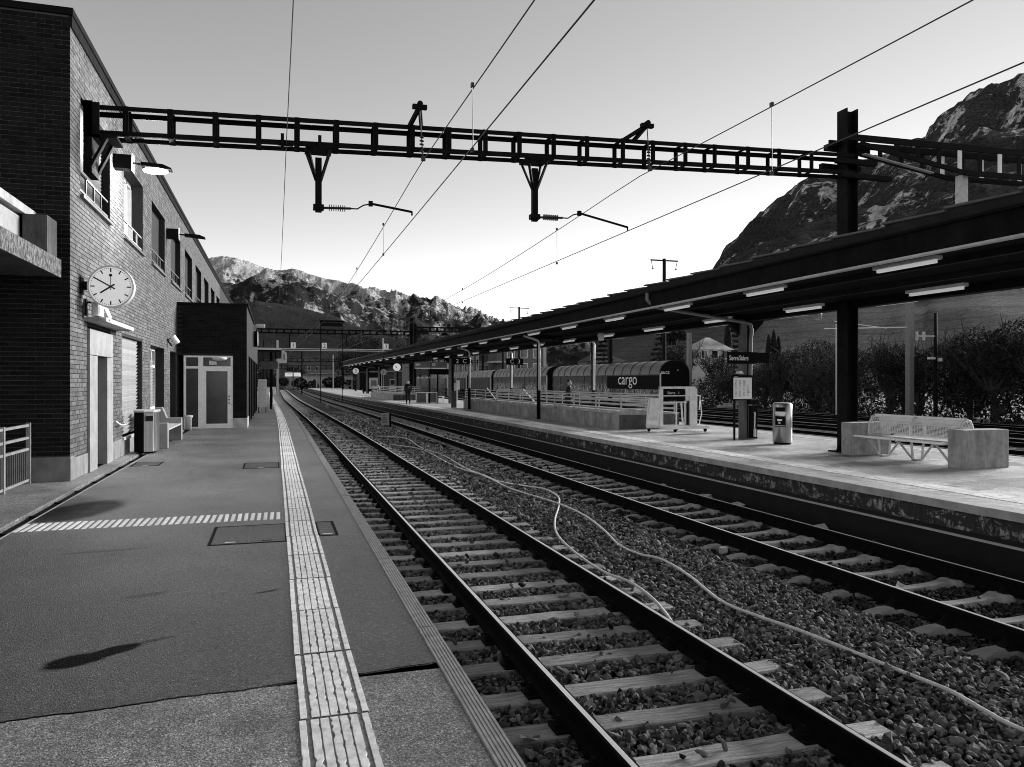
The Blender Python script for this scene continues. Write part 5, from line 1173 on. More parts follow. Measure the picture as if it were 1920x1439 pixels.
for x0, body, lab in ((9.78, '2  C', 'black sector sign 2 C hung from the canopy'), (13.05, 'C  3', 'black sector sign C 3 beside the pale column')):
    s = thing('sector_sign', lab, 'sector sign', (x0 + 0.5, 43.6, 2.8)); part('panel', MB().box(x0, x0 + 1.05, 43.5, 43.6, 2.62, 2.99), 'black', s); text('lettering', body, 0.34, (x0 + 0.54, 43.49, 2.80), FACE, 'white_paint', s, 0.002, 'CENTER', 1.1); part('hanger', MB().box(x0 + 0.1, x0 + 0.13, 43.54, 43.57, 2.99, 3.6).box(x0 + 0.9, x0 + 0.93, 43.54, 43.57, 2.99, 3.6), 'steel_dark', s)

# ================================================================ FREIGHT TRAIN on the far track
def wagon(y0, y1, label, cargo=False, old_or_sheen=False, mat='graffiti_side'):
    xc = 34.6 + B(y0); w = thing('freight_wagon', label, 'freight wagon', (xc, (y0 + y1) / 2, -0.55), 'wagons of the freight train')
    hw, ze, zt = 1.45, 2.26, 3.52
    part('body', MB().box(xc - hw, xc + hw, y0, y1, 0.25, ze), mat, w)
    arc = [(xc + hw * math.cos(t) * 1.01, ze + (zt - ze) * math.sin(t) ** 0.85) for t in [math.pi * k / 16 for k in range(17)]]
    if old_or_sheen: arc = [(xc + hw, ze - 0.2), (xc + hw * 0.75, zt - 0.35), (xc + 0.3, zt - 0.1), (xc - 0.3, zt - 0.1), (xc - hw * 0.75, zt - 0.35), (xc - hw, ze - 0.2)]
    part('roof', MB().prism(arc, 'y', y0 + 0.05, y1 - 0.05), 'wagon_roof', w)
    n = 14 if not old_or_sheen else 5
    for k in range(n + 1):
        y = y0 + 0.08 + (y1 - y0 - 0.16) * k / n; big = [(x + (x - xc) * 0.02, z + 0.03 if z > ze else z) for x, z in arc]
        part('roof_rib', MB().prism(big, 'y', y - 0.05, y + 0.05), 'wagon_rib', w)
    m = MB()
    for k in range(12): y = y0 + 0.2 + (y1 - y0 - 0.4) * k / 11; m.box(xc - hw - 0.035, xc - hw + 0.01, y - 0.04, y + 0.04, 0.25, ze)
    part('side_rib', m, mat, w, kind='stuff')
    part('end_wall', MB().prism([(a, b) for a, b in arc] + [(xc - hw, 0.25), (xc + hw, 0.25)], 'y', y0 - 0.03, y0 + 0.04), 'wagon_dark', w); part('eave_rail', MB().box(xc - hw - 0.05, xc - hw + 0.0, y0, y1, ze - 0.08, ze), 'wagon_rib', w)
    part('corner_post', MB().box(xc - hw - 0.04, xc - hw + 0.06, y0 - 0.05, y0 + 0.05, 0.25, ze + 0.1), 'steel_light', w)
    part('underframe', MB().box(xc - hw, xc + hw, y0 - 0.1, y1 + 0.1, 0.0, 0.25), 'wagon_dark', w)
    for yy in (y0 + 3, y1 - 3):
        for s in (-0.75, 0.75): part('wheel', MB().cyl((xc + s - 0.07, yy, -0.09), (xc + s + 0.07, yy, -0.09), 0.46, 20), 'wagon_dark', w)
        part('axle_box', MB().box(xc - 1.1, xc + 1.1, yy - 0.15, yy + 0.15, -0.2, 0.05), 'wagon_dark', w)
    for yb in (y0 - 0.1,):
        for s in (-0.85, 0.85): part('buffer', MB().cyl((xc + s, yb - 0.55, 0.45), (xc + s, yb, 0.45), 0.10, 10).cyl((xc + s, yb - 0.6, 0.45), (xc + s, yb - 0.52, 0.45), 0.22, 14), 'wagon_dark', w)
    if cargo:
        part('dark_panel', MB().box(xc - hw - 0.05, xc - hw - 0.002, 61.75, 73, 0.9, ze - 0.1), 'wagon_dark', w); text('lettering', 'cargo', 1.6, (xc - hw - 0.06, 68.2, 1.80), (R(90), 0, R(-90)), 'white_paint', w, 0.006, 'CENTER', 1.2)
        m = MB(); m.box(xc + 0.2, xc + 0.35, y0 - 0.05, y0 - 0.035, 2.6, 2.68); m.tube([(xc + 0.0, y0 - 0.05, 0.95), (xc + 0.08, y0 - 0.05, 1.1), (xc, y0 - 0.05, 1.25), (xc - 0.08, y0 - 0.05, 1.1), (xc, y0 - 0.05, 0.95)], 0.015, 5)
        part('end_marking', m, 'galvanised', w, kind='stuff')
        for k, (yy, zz) in enumerate(((61.54, 2.55),)): text('lettering', 'aucs', 0.5, (xc - 1.0, yy, 2.45), FACE, 'white_paint', w, 0.004)
    return w
wagon(61.6, 89.4, 'front round roofed freight wagon lettered cargo, with scrawled side', True)
wagon(90.4, 115.0, 'second round roofed freight wagon, behind the pale thin column')
wagon(116.0, 131, 'dark freight wagon with panelled roof left of sign C 3', old_or_sheen=True, mat='wagon_body')
wagon(132.0, 147, 'dark freight wagon with panelled roof under sign 2 C', old_or_sheen=True, mat='wagon_body')
wagon(148.0, 165, 'dark freight wagon seen behind the waiting shelter', old_or_sheen=True, mat='wagon_body')
wagon(166.0, 186, 'last dark freight wagon, seen between the clock and the walking person', old_or_sheen=True, mat='wagon_body')

# ================================================================ TREES, BUSHES, POLES, HOUSES
def leaves(n, lobes, size, seed, squash=0.8):
    r = np.random.default_rng(seed); L = np.array(lobes); pick = r.choice(len(L), n, p=L[:, 3] ** 2 / (L[:, 3] ** 2).sum())
    d = r.normal(size=(n, 3)); d /= np.linalg.norm(d, axis=1)[:, None]; rad = r.uniform(0.25, 1.0, n) ** 0.45
    C = L[pick, :3] + d * (rad * L[pick, 3])[:, None] * np.array([1, 1, squash])
    a = r.normal(size=(n, 3)); a /= np.linalg.norm(a, axis=1)[:, None]; b = np.cross(a, r.normal(size=(n, 3))); b /= np.linalg.norm(b, axis=1)[:, None]
    s = (size * r.lognormal(0, 0.4, n))[:, None]
    V = np.stack([C - a * s, C + b * s * 0.45, C + a * s, C - b * s * 0.45], 1).reshape(-1, 3); F = np.arange(4 * n).reshape(n, 4)
    return V, F
def limbs(seed, h, spread, n, r0):
    r = random.Random(seed); m = MB(); m.tube([(0, 0, -0.2), (r.uniform(-.1, .1), r.uniform(-.1, .1), h * 0.3), (r.uniform(-.2, .2), r.uniform(-.2, .2), h * 0.55)], [r0, r0 * 0.8, r0 * 0.5], 7)
    for k in range(n):
        a = r.uniform(0, 6.28); z0 = r.uniform(0.0, h * 0.4); e = r.uniform(0.5, 1.0)
        p0 = Vector((0, 0, z0)); p1 = Vector((math.cos(a) * spread * 0.35 * e, math.sin(a) * spread * 0.35 * e, z0 + h * 0.25)); p2 = Vector((math.cos(a + .3) * spread * 0.75 * e, math.sin(a + .3) * spread * 0.75 * e, min(h, z0 + h * 0.55))); p3 = p2 + Vector((r.uniform(-.4, .4), r.uniform(-.4, .4), h * 0.15))
        m.tube([p0, p1, p2, p3], [r0 * 0.5, r0 * 0.36, r0 * 0.2, r0 * 0.05], 5)
        for j in range(7):
            q = p1.lerp(p2, r.uniform(0.2, 1)); m.tube([q, q + Vector((r.uniform(-1, 1), r.uniform(-1, 1), r.uniform(0.3, 1))) * spread * 0.3], [r0 * 0.15, r0 * 0.04], 4)
    return m
def bush_proto(seed, h, w, n, size, mat, nl=17, limb=16):
    r = random.Random(seed); lob = [(r.uniform(-w / 2, w / 2) * 0.62, r.uniform(-w / 2, w / 2) * 0.62, r.uniform(0.25, 0.86) * h, r.uniform(0.10, 0.27) * w) for _ in range(nl)]
    V, F = leaves(n, lob, size, seed); V[:, 2] = np.maximum(V[:, 2], 0.05)
    return V, F, limbs(seed, h, w * 0.6, limb, 0.035 * h), mat
def place_tree(name, label, cat, proto, x, y, z, s=1.0, rz=0.0, group=None, cache={}):
    t = thing(name, label, cat, (0, 0, 0), group); key = id(proto)
    if key not in cache:
        V, F, lm, mat = proto
        cr = np_mesh('crown', V, F, mat, t); tk = part('trunk', lm, 'bark', t); cache[key] = (cr.data, tk.data)
    else:
        for nm, me in zip(('crown', 'trunk'), cache[key]): link(nm, me, None, t)
    t.location = (x, y, z); t.rotation_euler.z = rz; t.scale = (s, s, s)
    return t
bp1 = bush_proto(1, 5.0, 5.4, 15000, 0.05, 'leaf_dark'); bp2 = bush_proto(2, 5.6, 5.0, 12500, 0.05, 'leaf_mid'); bp3 = bush_proto(3, 4.6, 6.0, 6500, 0.045, 'leaf_mid', 16, 30); bp4 = bush_proto(4, 4.2, 4.6, 11000, 0.05, 'leaf_pale'); bp5 = bush_proto(5, 6.4, 6.0, 15000, 0.06, 'leaf_dark')
spots = [(40.5, 31, bp1, 1.1, 'dense dark bush at the right edge of the view'), (40, 34.5, bp5, 0.95, 'tall dark bush right of the short lamp pole'), (41.5, 37.5, bp2, 1.0, 'bush between the tall pole and the short lamp pole'),
         (40, 40, bp1, 1.0, 'dark bush just left of the tall grey pole'), (41, 43.5, bp2, 1.0, 'bush right behind the dark steel mast'), (39.5, 47.5, bp3, 1.1, 'bare twiggy bush with forked stems left of the dark mast'),
         (41, 51, bp3, 1.0, 'thin bare branched bush over the steel bin'), (40, 54.5, bp2, 1.0, 'leafy bush behind the timetable column'), (41.5, 58.5, bp4, 0.98, 'pale leafed bush left of the timetable'), (41, 62.5, bp4, 0.85, 'pale round bush right of the cargo wagon end'),
         (44, 66.5, bp1, 0.72, 'dark bush beside the end of the cargo wagon'), (46, 36, bp5, 1.0, 'taller dark tree in the row behind the right bushes'), (47, 42, bp5, 0.95, 'taller tree behind the tall grey pole'), (47.5, 49, bp2, 1.1, 'taller bush behind the bare twiggy one'), (48, 56, bp5, 0.9, 'dark tree behind the station name column'), (50, 63, bp5, 1.0, 'dark tree below the white roofed house'), (51, 81, bp5, 0.95, 'tall dark tree rising left of the white roofed house'), (50, 90, bp1, 1.5, 'dark tree behind the cargo wagon roof')]
for k, (x, y, p, s, lab) in enumerate(spots): place_tree('bush' if p is not bp5 else 'tree', lab, 'bush' if p is not bp5 else 'tree', p, x, y, -0.85, s, k * 1.7, 'bushes and trees along the far tracks')
V, F = leaves(26000, [(x, y, 0.4 + 0.5 * (k % 3), 2.2) for k, (x, y) in enumerate([(38.6 + (j % 4) * 2.6, 24 + j * 0.9) for j in range(60)])], 0.09, 77); V[:, 2] = np.abs(V[:, 2] - 0.2) - 0.85
np_mesh('undergrowth', V, F, 'leaf_mid', kind='stuff')
def conifer(seed, h, w, n, mat='leaf_dark'):
    r = np.random.default_rng(seed); lev = r.integers(0, 13, n); t = 0.08 + lev / 13 * 0.92 + r.uniform(-0.012, 0.012, n); rad = w / 2 * (1 - t) ** 0.75 * r.uniform(0.1, 1, n) ** 0.6 + 0.08; a = r.uniform(0, 6.28, n); a = np.round(a * 2.1) / 2.1 + r.normal(0, 0.16, n)
    C = np.stack([rad * np.cos(a), rad * np.sin(a), t * h - rad * 0.12 + r.uniform(-0.1, 0.1, n)], 1); d = np.stack([np.cos(a), np.sin(a), np.full(n, -0.2)], 1); s = (0.3 * r.lognormal(0, .3, n))[:, None]; b = np.stack([-np.sin(a), np.cos(a), r.uniform(-.3, .3, n)], 1)
    V = np.stack([C - d * s, C + b * s * .4, C + d * s, C - b * s * .4], 1).reshape(-1, 3); m = MB().tube([(0, 0, -0.5), (0, 0, h * 0.96)], [0.22, 0.03], 7); return V, np.arange(4 * n).reshape(n, 4), m, mat
def cypress(seed, h, w, n):
    r = np.random.default_rng(seed); t = r.uniform(0.03, 1, n); rad = w / 2 * np.sin(np.pi * np.clip(t * 0.88 + 0.10, 0, 1)) ** 0.7 * r.uniform(0.4, 1, n); a = r.uniform(0, 6.28, n)
    C = np.stack([rad * np.cos(a), rad * np.sin(a), t * h], 1); s = (0.22 * r.lognormal(0, .3, n))[:, None]; up = np.array([0, 0, 1.0]) + r.normal(0, .25, (n, 3)); b = np.stack([-np.sin(a), np.cos(a), np.zeros(n)], 1)
    V = np.stack([C - up * s, C + b * s * .4, C + up * s, C - b * s * .4], 1).reshape(-1, 3); return V, np.arange(4 * n).reshape(n, 4), MB().tube([(0, 0, -0.5), (0, 0, h * 0.9)], [0.2, 0.03], 6), 'leaf_dark'
cf, cy_, um = conifer(11, 13, 7.5, 4200), cypress(12, 13, 2.0, 2600), bush_proto(13, 3.0, 7, 3000, 0.2, 'leaf_dark', 6, 4)
place_tree('cedar_tree', 'layered dark cedar behind the train, left of the umbrella pine', 'tree', cf, 75, 140, -0.9, 1.1, 0, 'trees below the hillside'); place_tree('cedar_tree', 'smaller dark conifer over the train by the distant pale peak', 'tree', cf, 63, 142, -0.9, 0.95, 2, 'trees below the hillside'); place_tree('cedar_tree', 'dark layered conifer just right of the near canopy column', 'tree', cf, 93, 142, -0.9, 1.2, 1, 'trees below the hillside')
place_tree('cypress_tree', 'slim tall dark cypress directly left of the near canopy column', 'tree', cy_, 85, 132, -0.9, 1.12, 0, 'trees below the hillside'); 
for k, (x, s) in enumerate(((85.8, 0.84), (86.9, 0.90), (87.9, 0.82))): place_tree('cypress_tree', ('%s of the three dark cypresses in the clump right of the name sign') % ('leftmost', 'middle', 'rightmost')[k], 'tree', cy_, x, 120, -0.9, s, k, 'trees below the hillside')
ump = thing('umbrella_pine', 'flat topped umbrella pine on a bare leaning stem behind the train', 'tree', (79, 142, -0.9), 'trees below the hillside'); V, F, lm, mat = um; cr = np_mesh('crown', V + np.array([79, 142, 9.0]), F, mat, ump); part('trunk', MB().tube([(80.5, 142, -1), (80, 142, 5), (79, 142, 10)], [0.35, 0.28, 0.15], 8), 'bark', ump)
for k, (x, y, s, lab) in enumerate(((24, 225, 2.6, 'big dark tree between number plates 1 and 2 in the distance'), (31, 235, 2.5, 'big dark tree above number plate 2'), (40, 230, 2.4, 'dark tree left of number plate 3'), (48, 240, 2.6, 'dark tree right of number plate 3'), (60, 250, 2.4, 'dark tree beyond number plate 4'), (8, 300, 1.8, 'low dark tree behind the pale station house'), (-4, 240, 1.7, 'dark tree above the porch end'), (70, 190, 1.6, 'tree beside the apartment block'), (76, 200, 1.9, 'round pale tree right of the brick apartment block'))):
    place_tree('tree', lab, 'tree', bp1 if k % 2 else bp4 if k == 8 else bp5, x, y, -0.9, s, k * 1.3, 'trees in the distant yard')
place_tree('conifer_tree', 'pointed dark conifer left of the canopy end', 'tree', cf, 45, 210, -0.9, 1.3, 0.5, 'trees in the distant yard')

def pole(label, x, y, h, r=0.13, mat='galvanised', arm=None, name='pole', cat='pole', lamp=False, grp='poles beyond the far tracks'):
    p = thing(name, label, cat, (x, y, -0.8), grp); part('shaft', MB().box(x - r, x + r, y - r, y + r, -0.85, h) if mat != 'steel_dark' else MB().tube([(x, y, -0.85), (x, y, h)], [r * 1.1, r * 0.8], 8), mat, p)
    if arm:
        part('cross_arm', MB().box(x - arm, x + arm, y - 0.05, y + 0.05, h - 0.25, h - 0.12), 'steel_dark', p)
        for s in (-1, 1): part('insulator', MB().tube([(x + s * arm * 0.95, y, h - 0.25), (x + s * arm * 0.85, y, h - 0.95)], 0.035, 6).box(x + s * arm * 0.85 - 0.1, x + s * arm * 0.85 + 0.1, y - 0.03, y + 0.03, h - 1.05, h - 0.95), 'steel_dark', p)
    if lamp: part('lamp_head', MB().box(x - 0.5, x - 0.1, y - 0.1, y + 0.1, h * 0.52, h * 0.52 + 0.12).box(x + 0.15, x + 0.4, y - 0.1, y + 0.1, h * 0.5, h * 0.5 + 0.2), 'plastic_white', p); part('bracket', MB().box(x - 1.4, x - 0.1, y - 0.04, y + 0.04, h - 1.4, h - 1.3).box(x - 1.4, x - 1.3, y - 0.06, y + 0.06, h - 1.6, h - 1.1).box(x - 0.9, x - 0.8, y - 0.06, y + 0.06, h - 1.6, h - 1.1), 'galvanised', p)
    return p
pole('dark line pole with cross arm standing high above the canopy roof', 36.9, 68.5, 13.8, 0.22, 'steel_dark', 1.5); pole('concrete pole right of the cargo wagon end', 37.2, 64.2, 6.2, 0.18, 'pipe_mid'); pole('distant line pole with cross arm above the left canopy roof', 36.9, 116, 13.4, 0.2, 'steel_dark', 1.6); pole('shorter distant line pole beside the canopy roof end', 36.9, 125, 12.2, 0.2, 'steel_dark', 1.6)
p_ = pole('tall grey square pole right of the dark mast behind the bench', 36.5, 37.2, 9.0, 0.17, 'pipe_mid'); part('bracket', MB().bar((36.4, 37.2, 4.9), (30.5, 37.4, 4.7), 0.05, 0.05).bar((34.8, 37.2, 4.8), (31.2, 37.4, 5.15), 0.04, 0.04), 'steel_light', p_); pole('slim dark pole carrying a small white lamp right of the tall pole', 36.6, 35.4, 5.6, 0.11, 'steel_dark', None, lamp=True); pole('thin grey pole half hidden left of the dark mast', 36.2, 43.0, 5.5, 0.12, 'galvanised')
for k, (x, y, h, lab) in enumerate(((12.6, 128, 7.5, 'dark double mast carrying a round number 2'), (13.8, 121, 6.4, 'slim dark post on the far island platform'), (13.4, 190, 8, 'pale distant pole near the pale station house'), (0.3, 105, 7.0, 'pale post above the number 1 plate'), (-1.3, 98, 6.6, 'thin dark post at the porch end'))):
    p = pole(lab, x, y, h, 0.14, 'steel_dark' if 'dark' in lab else 'galvanised', None, grp='posts in the distant yard')
    if k == 0: part('number_disc', MB().cyl((x, y - 0.3, 3.3), (x, y - 0.2, 3.3), 0.5, 20), 'white_paint', p); text('lettering', '2', 0.75, (x, y - 0.32, 3.3), FACE, 'ink', p)
for k, (x, y, bd) in enumerate(((8.05, 60.0, '1'), (11.3, 60, '2'))):
    s = thing('number_disc', 'small round number %s sign under the canopy %s the departure boards' % (bd, 'left of' if k == 0 else 'between'), 'number sign', (x, y, 2.4), 'round number signs under the canopy'); part('disc', MB().cyl((x, y, 2.35), (x, y + 0.06, 2.35), 0.24, 20), 'galvanised', s); text('lettering', bd, 0.36, (x, y - 0.01, 2.35), FACE, 'ink', s); part('hanger', MB().box(x - 0.03, x + 0.03, y + 0.01, y + 0.05, 2.55, 3.6), 'steel_dark', s)
for k, (a, b, lab) in enumerate((((35.7, 68.5, 12.8), (35.7, 116, 12.4), 'left'), ((38.1, 68.5, 12.8), (38.1, 116, 12.4), 'right'))):
    n = 16; pts = [Vector(a).lerp(Vector(b), i / n) - Vector((0, 0, 6.0 * (i / n) * (1 - i / n))) for i in range(n + 1)]; solo('power_line', MB().tube(pts, 0.012, 4), 'wire', 'thin power line sagging from the %s end of the cross arm above the canopy' % lab, 'power line', 'power lines')

def building(name, label, cat, x0, x1, y0, y1, z1, wall, roof='roof_dark', rows=2, cols=4, roof_h=2.0, win=(0.9, 1.3), z0=-0.9, first=1.2, frame=True, hip=True, step=2.8, group=None):
    b = thing(name, label, cat, ((x0 + x1) / 2, (y0 + y1) / 2, z0), group); part('wall', MB().box(x0, x1, y0, y1, z0, z1), wall, b)
    if roof_h > 0:
        o = 0.5; m = MB(); xm0, xm1 = (x0 + (y1 - y0) / 2, x1 - (y1 - y0) / 2) if hip and (x1 - x0) > (y1 - y0) else ((x0 + x1) / 2 - 0.2, (x0 + x1) / 2 + 0.2) if hip else (x0 - o, x1 + o); ym = (y0 + y1) / 2
        m.add([(x0 - o, y0 - o, z1), (x1 + o, y0 - o, z1), (x1 + o, y1 + o, z1), (x0 - o, y1 + o, z1), (xm0, ym, z1 + roof_h), (xm1, ym, z1 + roof_h)], [(0, 1, 5, 4), (1, 2, 5), (2, 3, 4, 5), (3, 0, 4), (3, 2, 1, 0)]); part('roof', m, roof, b)
    else: part('roof', MB().box(x0 - 0.2, x1 + 0.2, y0 - 0.2, y1 + 0.2, z1, z1 + 0.3), roof, b)
    for r_ in range(rows):
        for c in range(cols):
            cx_ = x0 + (x1 - x0) * (c + 0.5) / cols; cz_ = z0 + first + step * r_ + win[1] / 2
            if cz_ + win[1] / 2 > z1 - 0.2: continue
            w = part('window', MB().box(cx_ - win[0] / 2, cx_ + win[0] / 2, y0 - 0.03, y0 + 0.02, cz_ - win[1] / 2, cz_ + win[1] / 2), 'glass', b)
            if frame:
                m = MB()
                for a0, a1, c0, c1 in ((-win[0] / 2 - .12, -win[0] / 2, -win[1] / 2 - .12, win[1] / 2 + .12), (win[0] / 2, win[0] / 2 + .12, -win[1] / 2 - .12, win[1] / 2 + .12), (-win[0] / 2, win[0] / 2, win[1] / 2, win[1] / 2 + .12), (-win[0] / 2, win[0] / 2, -win[1] / 2 - .12, -win[1] / 2)): m.box(cx_ + a0, cx_ + a1, y0 - 0.06, y0, cz_ + c0, cz_ + c1)
                part('frame', m, 'white_paint', w)
    return b
ap = building('apartment_block', 'dark brick apartment block with wide white framed windows behind the train', 'building', 50.5, 60, 170, 184, 13, 'plaster_grey', 'steel_dark', 4, 3, 0, (1.7, 2.0), first=1.2, step=3.4); part('corner_strip', MB().box(60.0, 60.7, 169.8, 184, -0.9, 12.8), 'plaster', ap); part('balcony', MB().box(48.0, 50.5, 169, 180, 9.5, 9.9).box(48.0, 50.5, 169, 180, 5.9, 6.3), 'plaster', ap)
of = building('office_block', 'long low office block with pale upright facade fins behind the dark wagons', 'building', 30, 46, 176, 190, 9.2, 'plaster_grey', 'plaster', 3, 14, 0, (0.55, 1.9), first=1.6, step=2.7, frame=False); m = MB()
for k in range(29): m.box(30.1 + k * 0.56, 30.22 + k * 0.56, 175.7, 176, 0, 9.0)
part('fin', m, 'plaster', of, kind='stuff')
hs = building('house', 'pale house with bright hipped roof above the bushes by the name sign', 'house', 77.6, 84.5, 130, 136, 7.7, 'plaster', 'roof_house', 1, 3, 2.5, (0.9, 1.4), first=7.0, step=9); part('shutter', MB().box(78.1, 78.4, 129.9, 130, 6.1, 7.5).box(80.3, 80.6, 129.9, 130, 6.1, 7.5).box(82.6, 82.9, 129.9, 130, 6.1, 7.5), 'steel_dark', hs, kind='stuff')
ch = building('church', 'small church with pointed spire seen between the canopy columns', 'church', 97, 110, 232, 240, 8, 'plaster_grey', 'roof_dark', 1, 3, 3, (0.8, 2.5), first=3); part('tower', MB().box(98, 101, 229, 232, -0.9, 11), 'plaster_grey', ch); part('spire', MB().add([(97.7, 228.7, 11), (101.3, 228.7, 11), (101.3, 232.3, 11), (97.7, 232.3, 11), (99.5, 230.5, 18)], [(0, 1, 4), (1, 2, 4), (2, 3, 4), (3, 0, 4)]), 'roof_dark', ch)
st = building('station_house', 'long pale low station house at the far end of the tracks', 'building', 8, 30, 270, 282, 3.4, 'plaster', 'roof_dark', 1, 7, 2.2, (1.1, 1.6), first=1.6); building('goods_shed', 'small bright gabled shed left of the pale station house', 'shed', 3.6, 7.6, 262, 272, 3.2, 'plaster', 'roof_snow', 1, 1, 1.3, (1.2, 1.6), first=1.0, hip=False)
for k, (x0, x1, y, z1, wl__, rf, lab) in enumerate(((26, 36, 300, 9, 'plaster_grey', 'roof_dark', 'grey house with dark roof behind the pale station house'), (40, 56, 310, 8, 'plaster_grey', 'roof_dark', 'long grey house under number plate 2'), (60, 72, 300, 10, 'plaster', 'roof_snow', 'house with bright snowy roof below number plate 3'), (76, 90, 320, 8, 'plaster_grey', 'roof_dark', 'dark roofed house below number plate 4'), (-12, 2, 330, 11, 'plaster_grey', 'roof_dark', 'grey house beyond the porch roof'), (6, 20, 360, 10, 'plaster_grey', 'roof_dark', 'grey house with dark roof rising above the station house'), (30, 46, 220, 4.2, 'concrete_dark', 'roof_dark', 'low dark depot beyond the far island platform'), (98, 108, 300, 9, 'plaster', 'roof_dark', 'pale house right of the canopy end'), (112, 124, 260, 9, 'plaster_grey', 'roof_dark', 'grey house glimpsed behind the freight train'))):
    building('house', lab, 'house', x0, x1, y, y + 9, z1, wl__, rf, 3, 4, 2.6, (1.2, 1.5), first=1.5, step=3.0, group='houses in the distance')
hg = building('hut', 'small dark hut with white board panel on the far platform side', 'hut', 15.5, 19.5, 150, 154, 3.2, 'steel_dark', 'roof_dark', 1, 1, 0, (1.2, 1.2)); part('board', MB().box(17.2, 19.2, 149.8, 149.95, 0.2, 2.3), 'plaster', hg); part('mark', MB().box(17.7, 18.7, 149.75, 149.8, 0.7, 1.8), 'plaster_grey', hg)
tr_ = solo('luggage_trolley', MB().box(11.2, 12.6, 104, 104.8, 0.25, 0.62).box(11.25, 11.4, 104.05, 104.2, 0, 0.25).box(12.4, 12.55, 104.05, 104.2, 0, 0.25).box(11.25, 11.4, 104.6, 104.75, 0, 0.25).box(12.4, 12.55, 104.6, 104.75, 0, 0.25), 'steel_dark', 'low dark luggage trolley on the far island platform', 'trolley')
tr_['label'] = 'low dark luggage trolley on the far island platform'

# ================================================================ SMALL THINGS ON THE TRACKS
def cable(label, pts):
    P = [Vector((x + B(y), y, -0.675 + 0.02 * math.sin(i * 1.7))) for i, (x, y) in enumerate(pts)]; out = []
    for i in range(len(P) - 1):
        p0, p1, p2, p3 = P[max(i - 1, 0)], P[i], P[i + 1], P[min(i + 2, len(P) - 1)]
        for k in range(6):
            t = k / 6; out.append(0.5 * ((2 * p1) + (p2 - p0) * t + (2 * p0 - 5 * p1 + 4 * p2 - p3) * t * t + (3 * p1 - p0 - 3 * p2 + p3) * t ** 3))
    out.append(P[-1])
    for p in out:
        if 3.37 < p.x - B(p.y) < 3.56: p.z = -0.69
    return solo('cable', MB().tube(out, 0.0165, 8), 'cable', label, 'cable', 'pale cables between the tracks', smooth=True)
cable('pale cable that bends sharply and runs under the rail of the first track', [(4.05, 28.6), (4.12, 27.8), (4.77, 26.04), (4.73, 21.61), (4.72, 19.58), (4.9, 18.36), (5.0, 17.28), (5.37, 16.23), (5.51, 15.58), (5.45, 14.58), (5.13, 13.64), (4.48, 12.11), (4.06, 10.87), (3.9, 9.8), (3.86, 8.74), (3.91, 8.09), (3.84, 7.43), (3.75, 6.92), (3.62, 6.5)])
cable('long pale cable snaking over the gravel towards the right corner', [(4.08, 32.8), (5.02, 30.96), (4.89, 26.65), (5.08, 23.98), (4.86, 20.18), (4.87, 17.52), (4.91, 15.93), (5.16, 13.96), (5.1, 12.45), (4.91, 11.12), (4.71, 10.09), (4.69, 9.39), (4.78, 8.95), (4.74, 8.21), (4.55, 7.21), (4.55, 6.55), (4.64, 6.02), (4.77, 5.48), (4.83, 4.96), (4.81, 4.53), (4.76, 4.17), (4.8, 3.94), (4.9, 3.2)])
ts = thing('track_sign', 'small worn sign board standing between the two tracks', 'sign', (5.3, 39.8, -0.8)); part('board', MB().box(5.22, 5.62, 39.8, 39.86, -0.62, 0.0), 'concrete_pale', ts); part('side_board', MB().box(5.64, 5.72, 39.8, 40.2, -0.7, 0.0), 'steel_dark', ts); m = MB()
for z in (-0.12, -0.24, -0.36, -0.48): m.box(5.28, 5.28 + random.uniform(0.15, 0.3), 39.785, 39.80, z, z + 0.05)
part('print', m, 'plaster_grey', ts, kind='stuff'); part('post', MB().box(5.4, 5.46, 39.86, 39.9, -0.85, -0.1), 'steel_dark', ts)
solo('track_marker', MB().box(4.25, 4.5, 70, 70.3, -0.8, -0.45).box(4.3, 4.45, 70.0, 70.1, -0.45, -0.3), 'concrete_pale', 'small pale marker block between the tracks far ahead', 'marker', bevel=0.02)
def lump(seed, x, y, z, sx, sy, sz, label, mat='stone_pale', name='concrete_lump', cat='rubble', grp=None):
    r = random.Random(seed); m = MB(); m.box(-sx, sx, -sy, sy, -sz, sz); m.v = [tuple(c * r.uniform(0.7, 1.1) for c in v) for v in m.v]; o = solo(name, m, mat, label, cat, grp, bevel=0.012); o.location = (x, y, z); o.rotation_euler = (r.uniform(-.25, .25), r.uniform(-.25, .25), r.uniform(-.6, .6)); return o
LB = ['square grey concrete lump at the far end of the row by the platform ledge', 'flat grey concrete lump, second from the far end of the row by the ledge', 'small diamond shaped concrete lump between two flat ones by the ledge', 'large chipped concrete lump after the small diamond one by the ledge', 'flat grey concrete lump lying apart from the row by the ledge', 'nearest broken concrete lump by the ledge, towards the right edge']
for k, (x, y, s) in enumerate(((8.15, 15.3, .13), (8.18, 14.55, .13), (8.15, 14.1, .07), (8.2, 13.6, .15), (8.22, 12.5, .13), (8.2, 10.2, .16))): lump(k, x, y, -0.70, s, s * 0.9, 0.055, LB[k], grp='concrete lumps by the ledge')
lump(31, 5.95, 9.35, -0.70, 0.055, 0.045, 0.055, 'single pale rounded stone beside the near rail of the second track', name='pale_stone', cat='stone')
lf = MB().add([(-.07, 0, 0.01), (-.02, .05, .02), (.05, .03, .005), (.09, .0, .03), (.04, -.05, .012), (-.03, -.045, .022), (0, 0, 0)], [(0, 6, 1), (1, 6, 2), (2, 6, 3), (3, 6, 4), (4, 6, 5), (5, 6, 0)])
lfm = lf.mesh('dry_leaf'); lfm.materials.append(MT['stone_pale'])
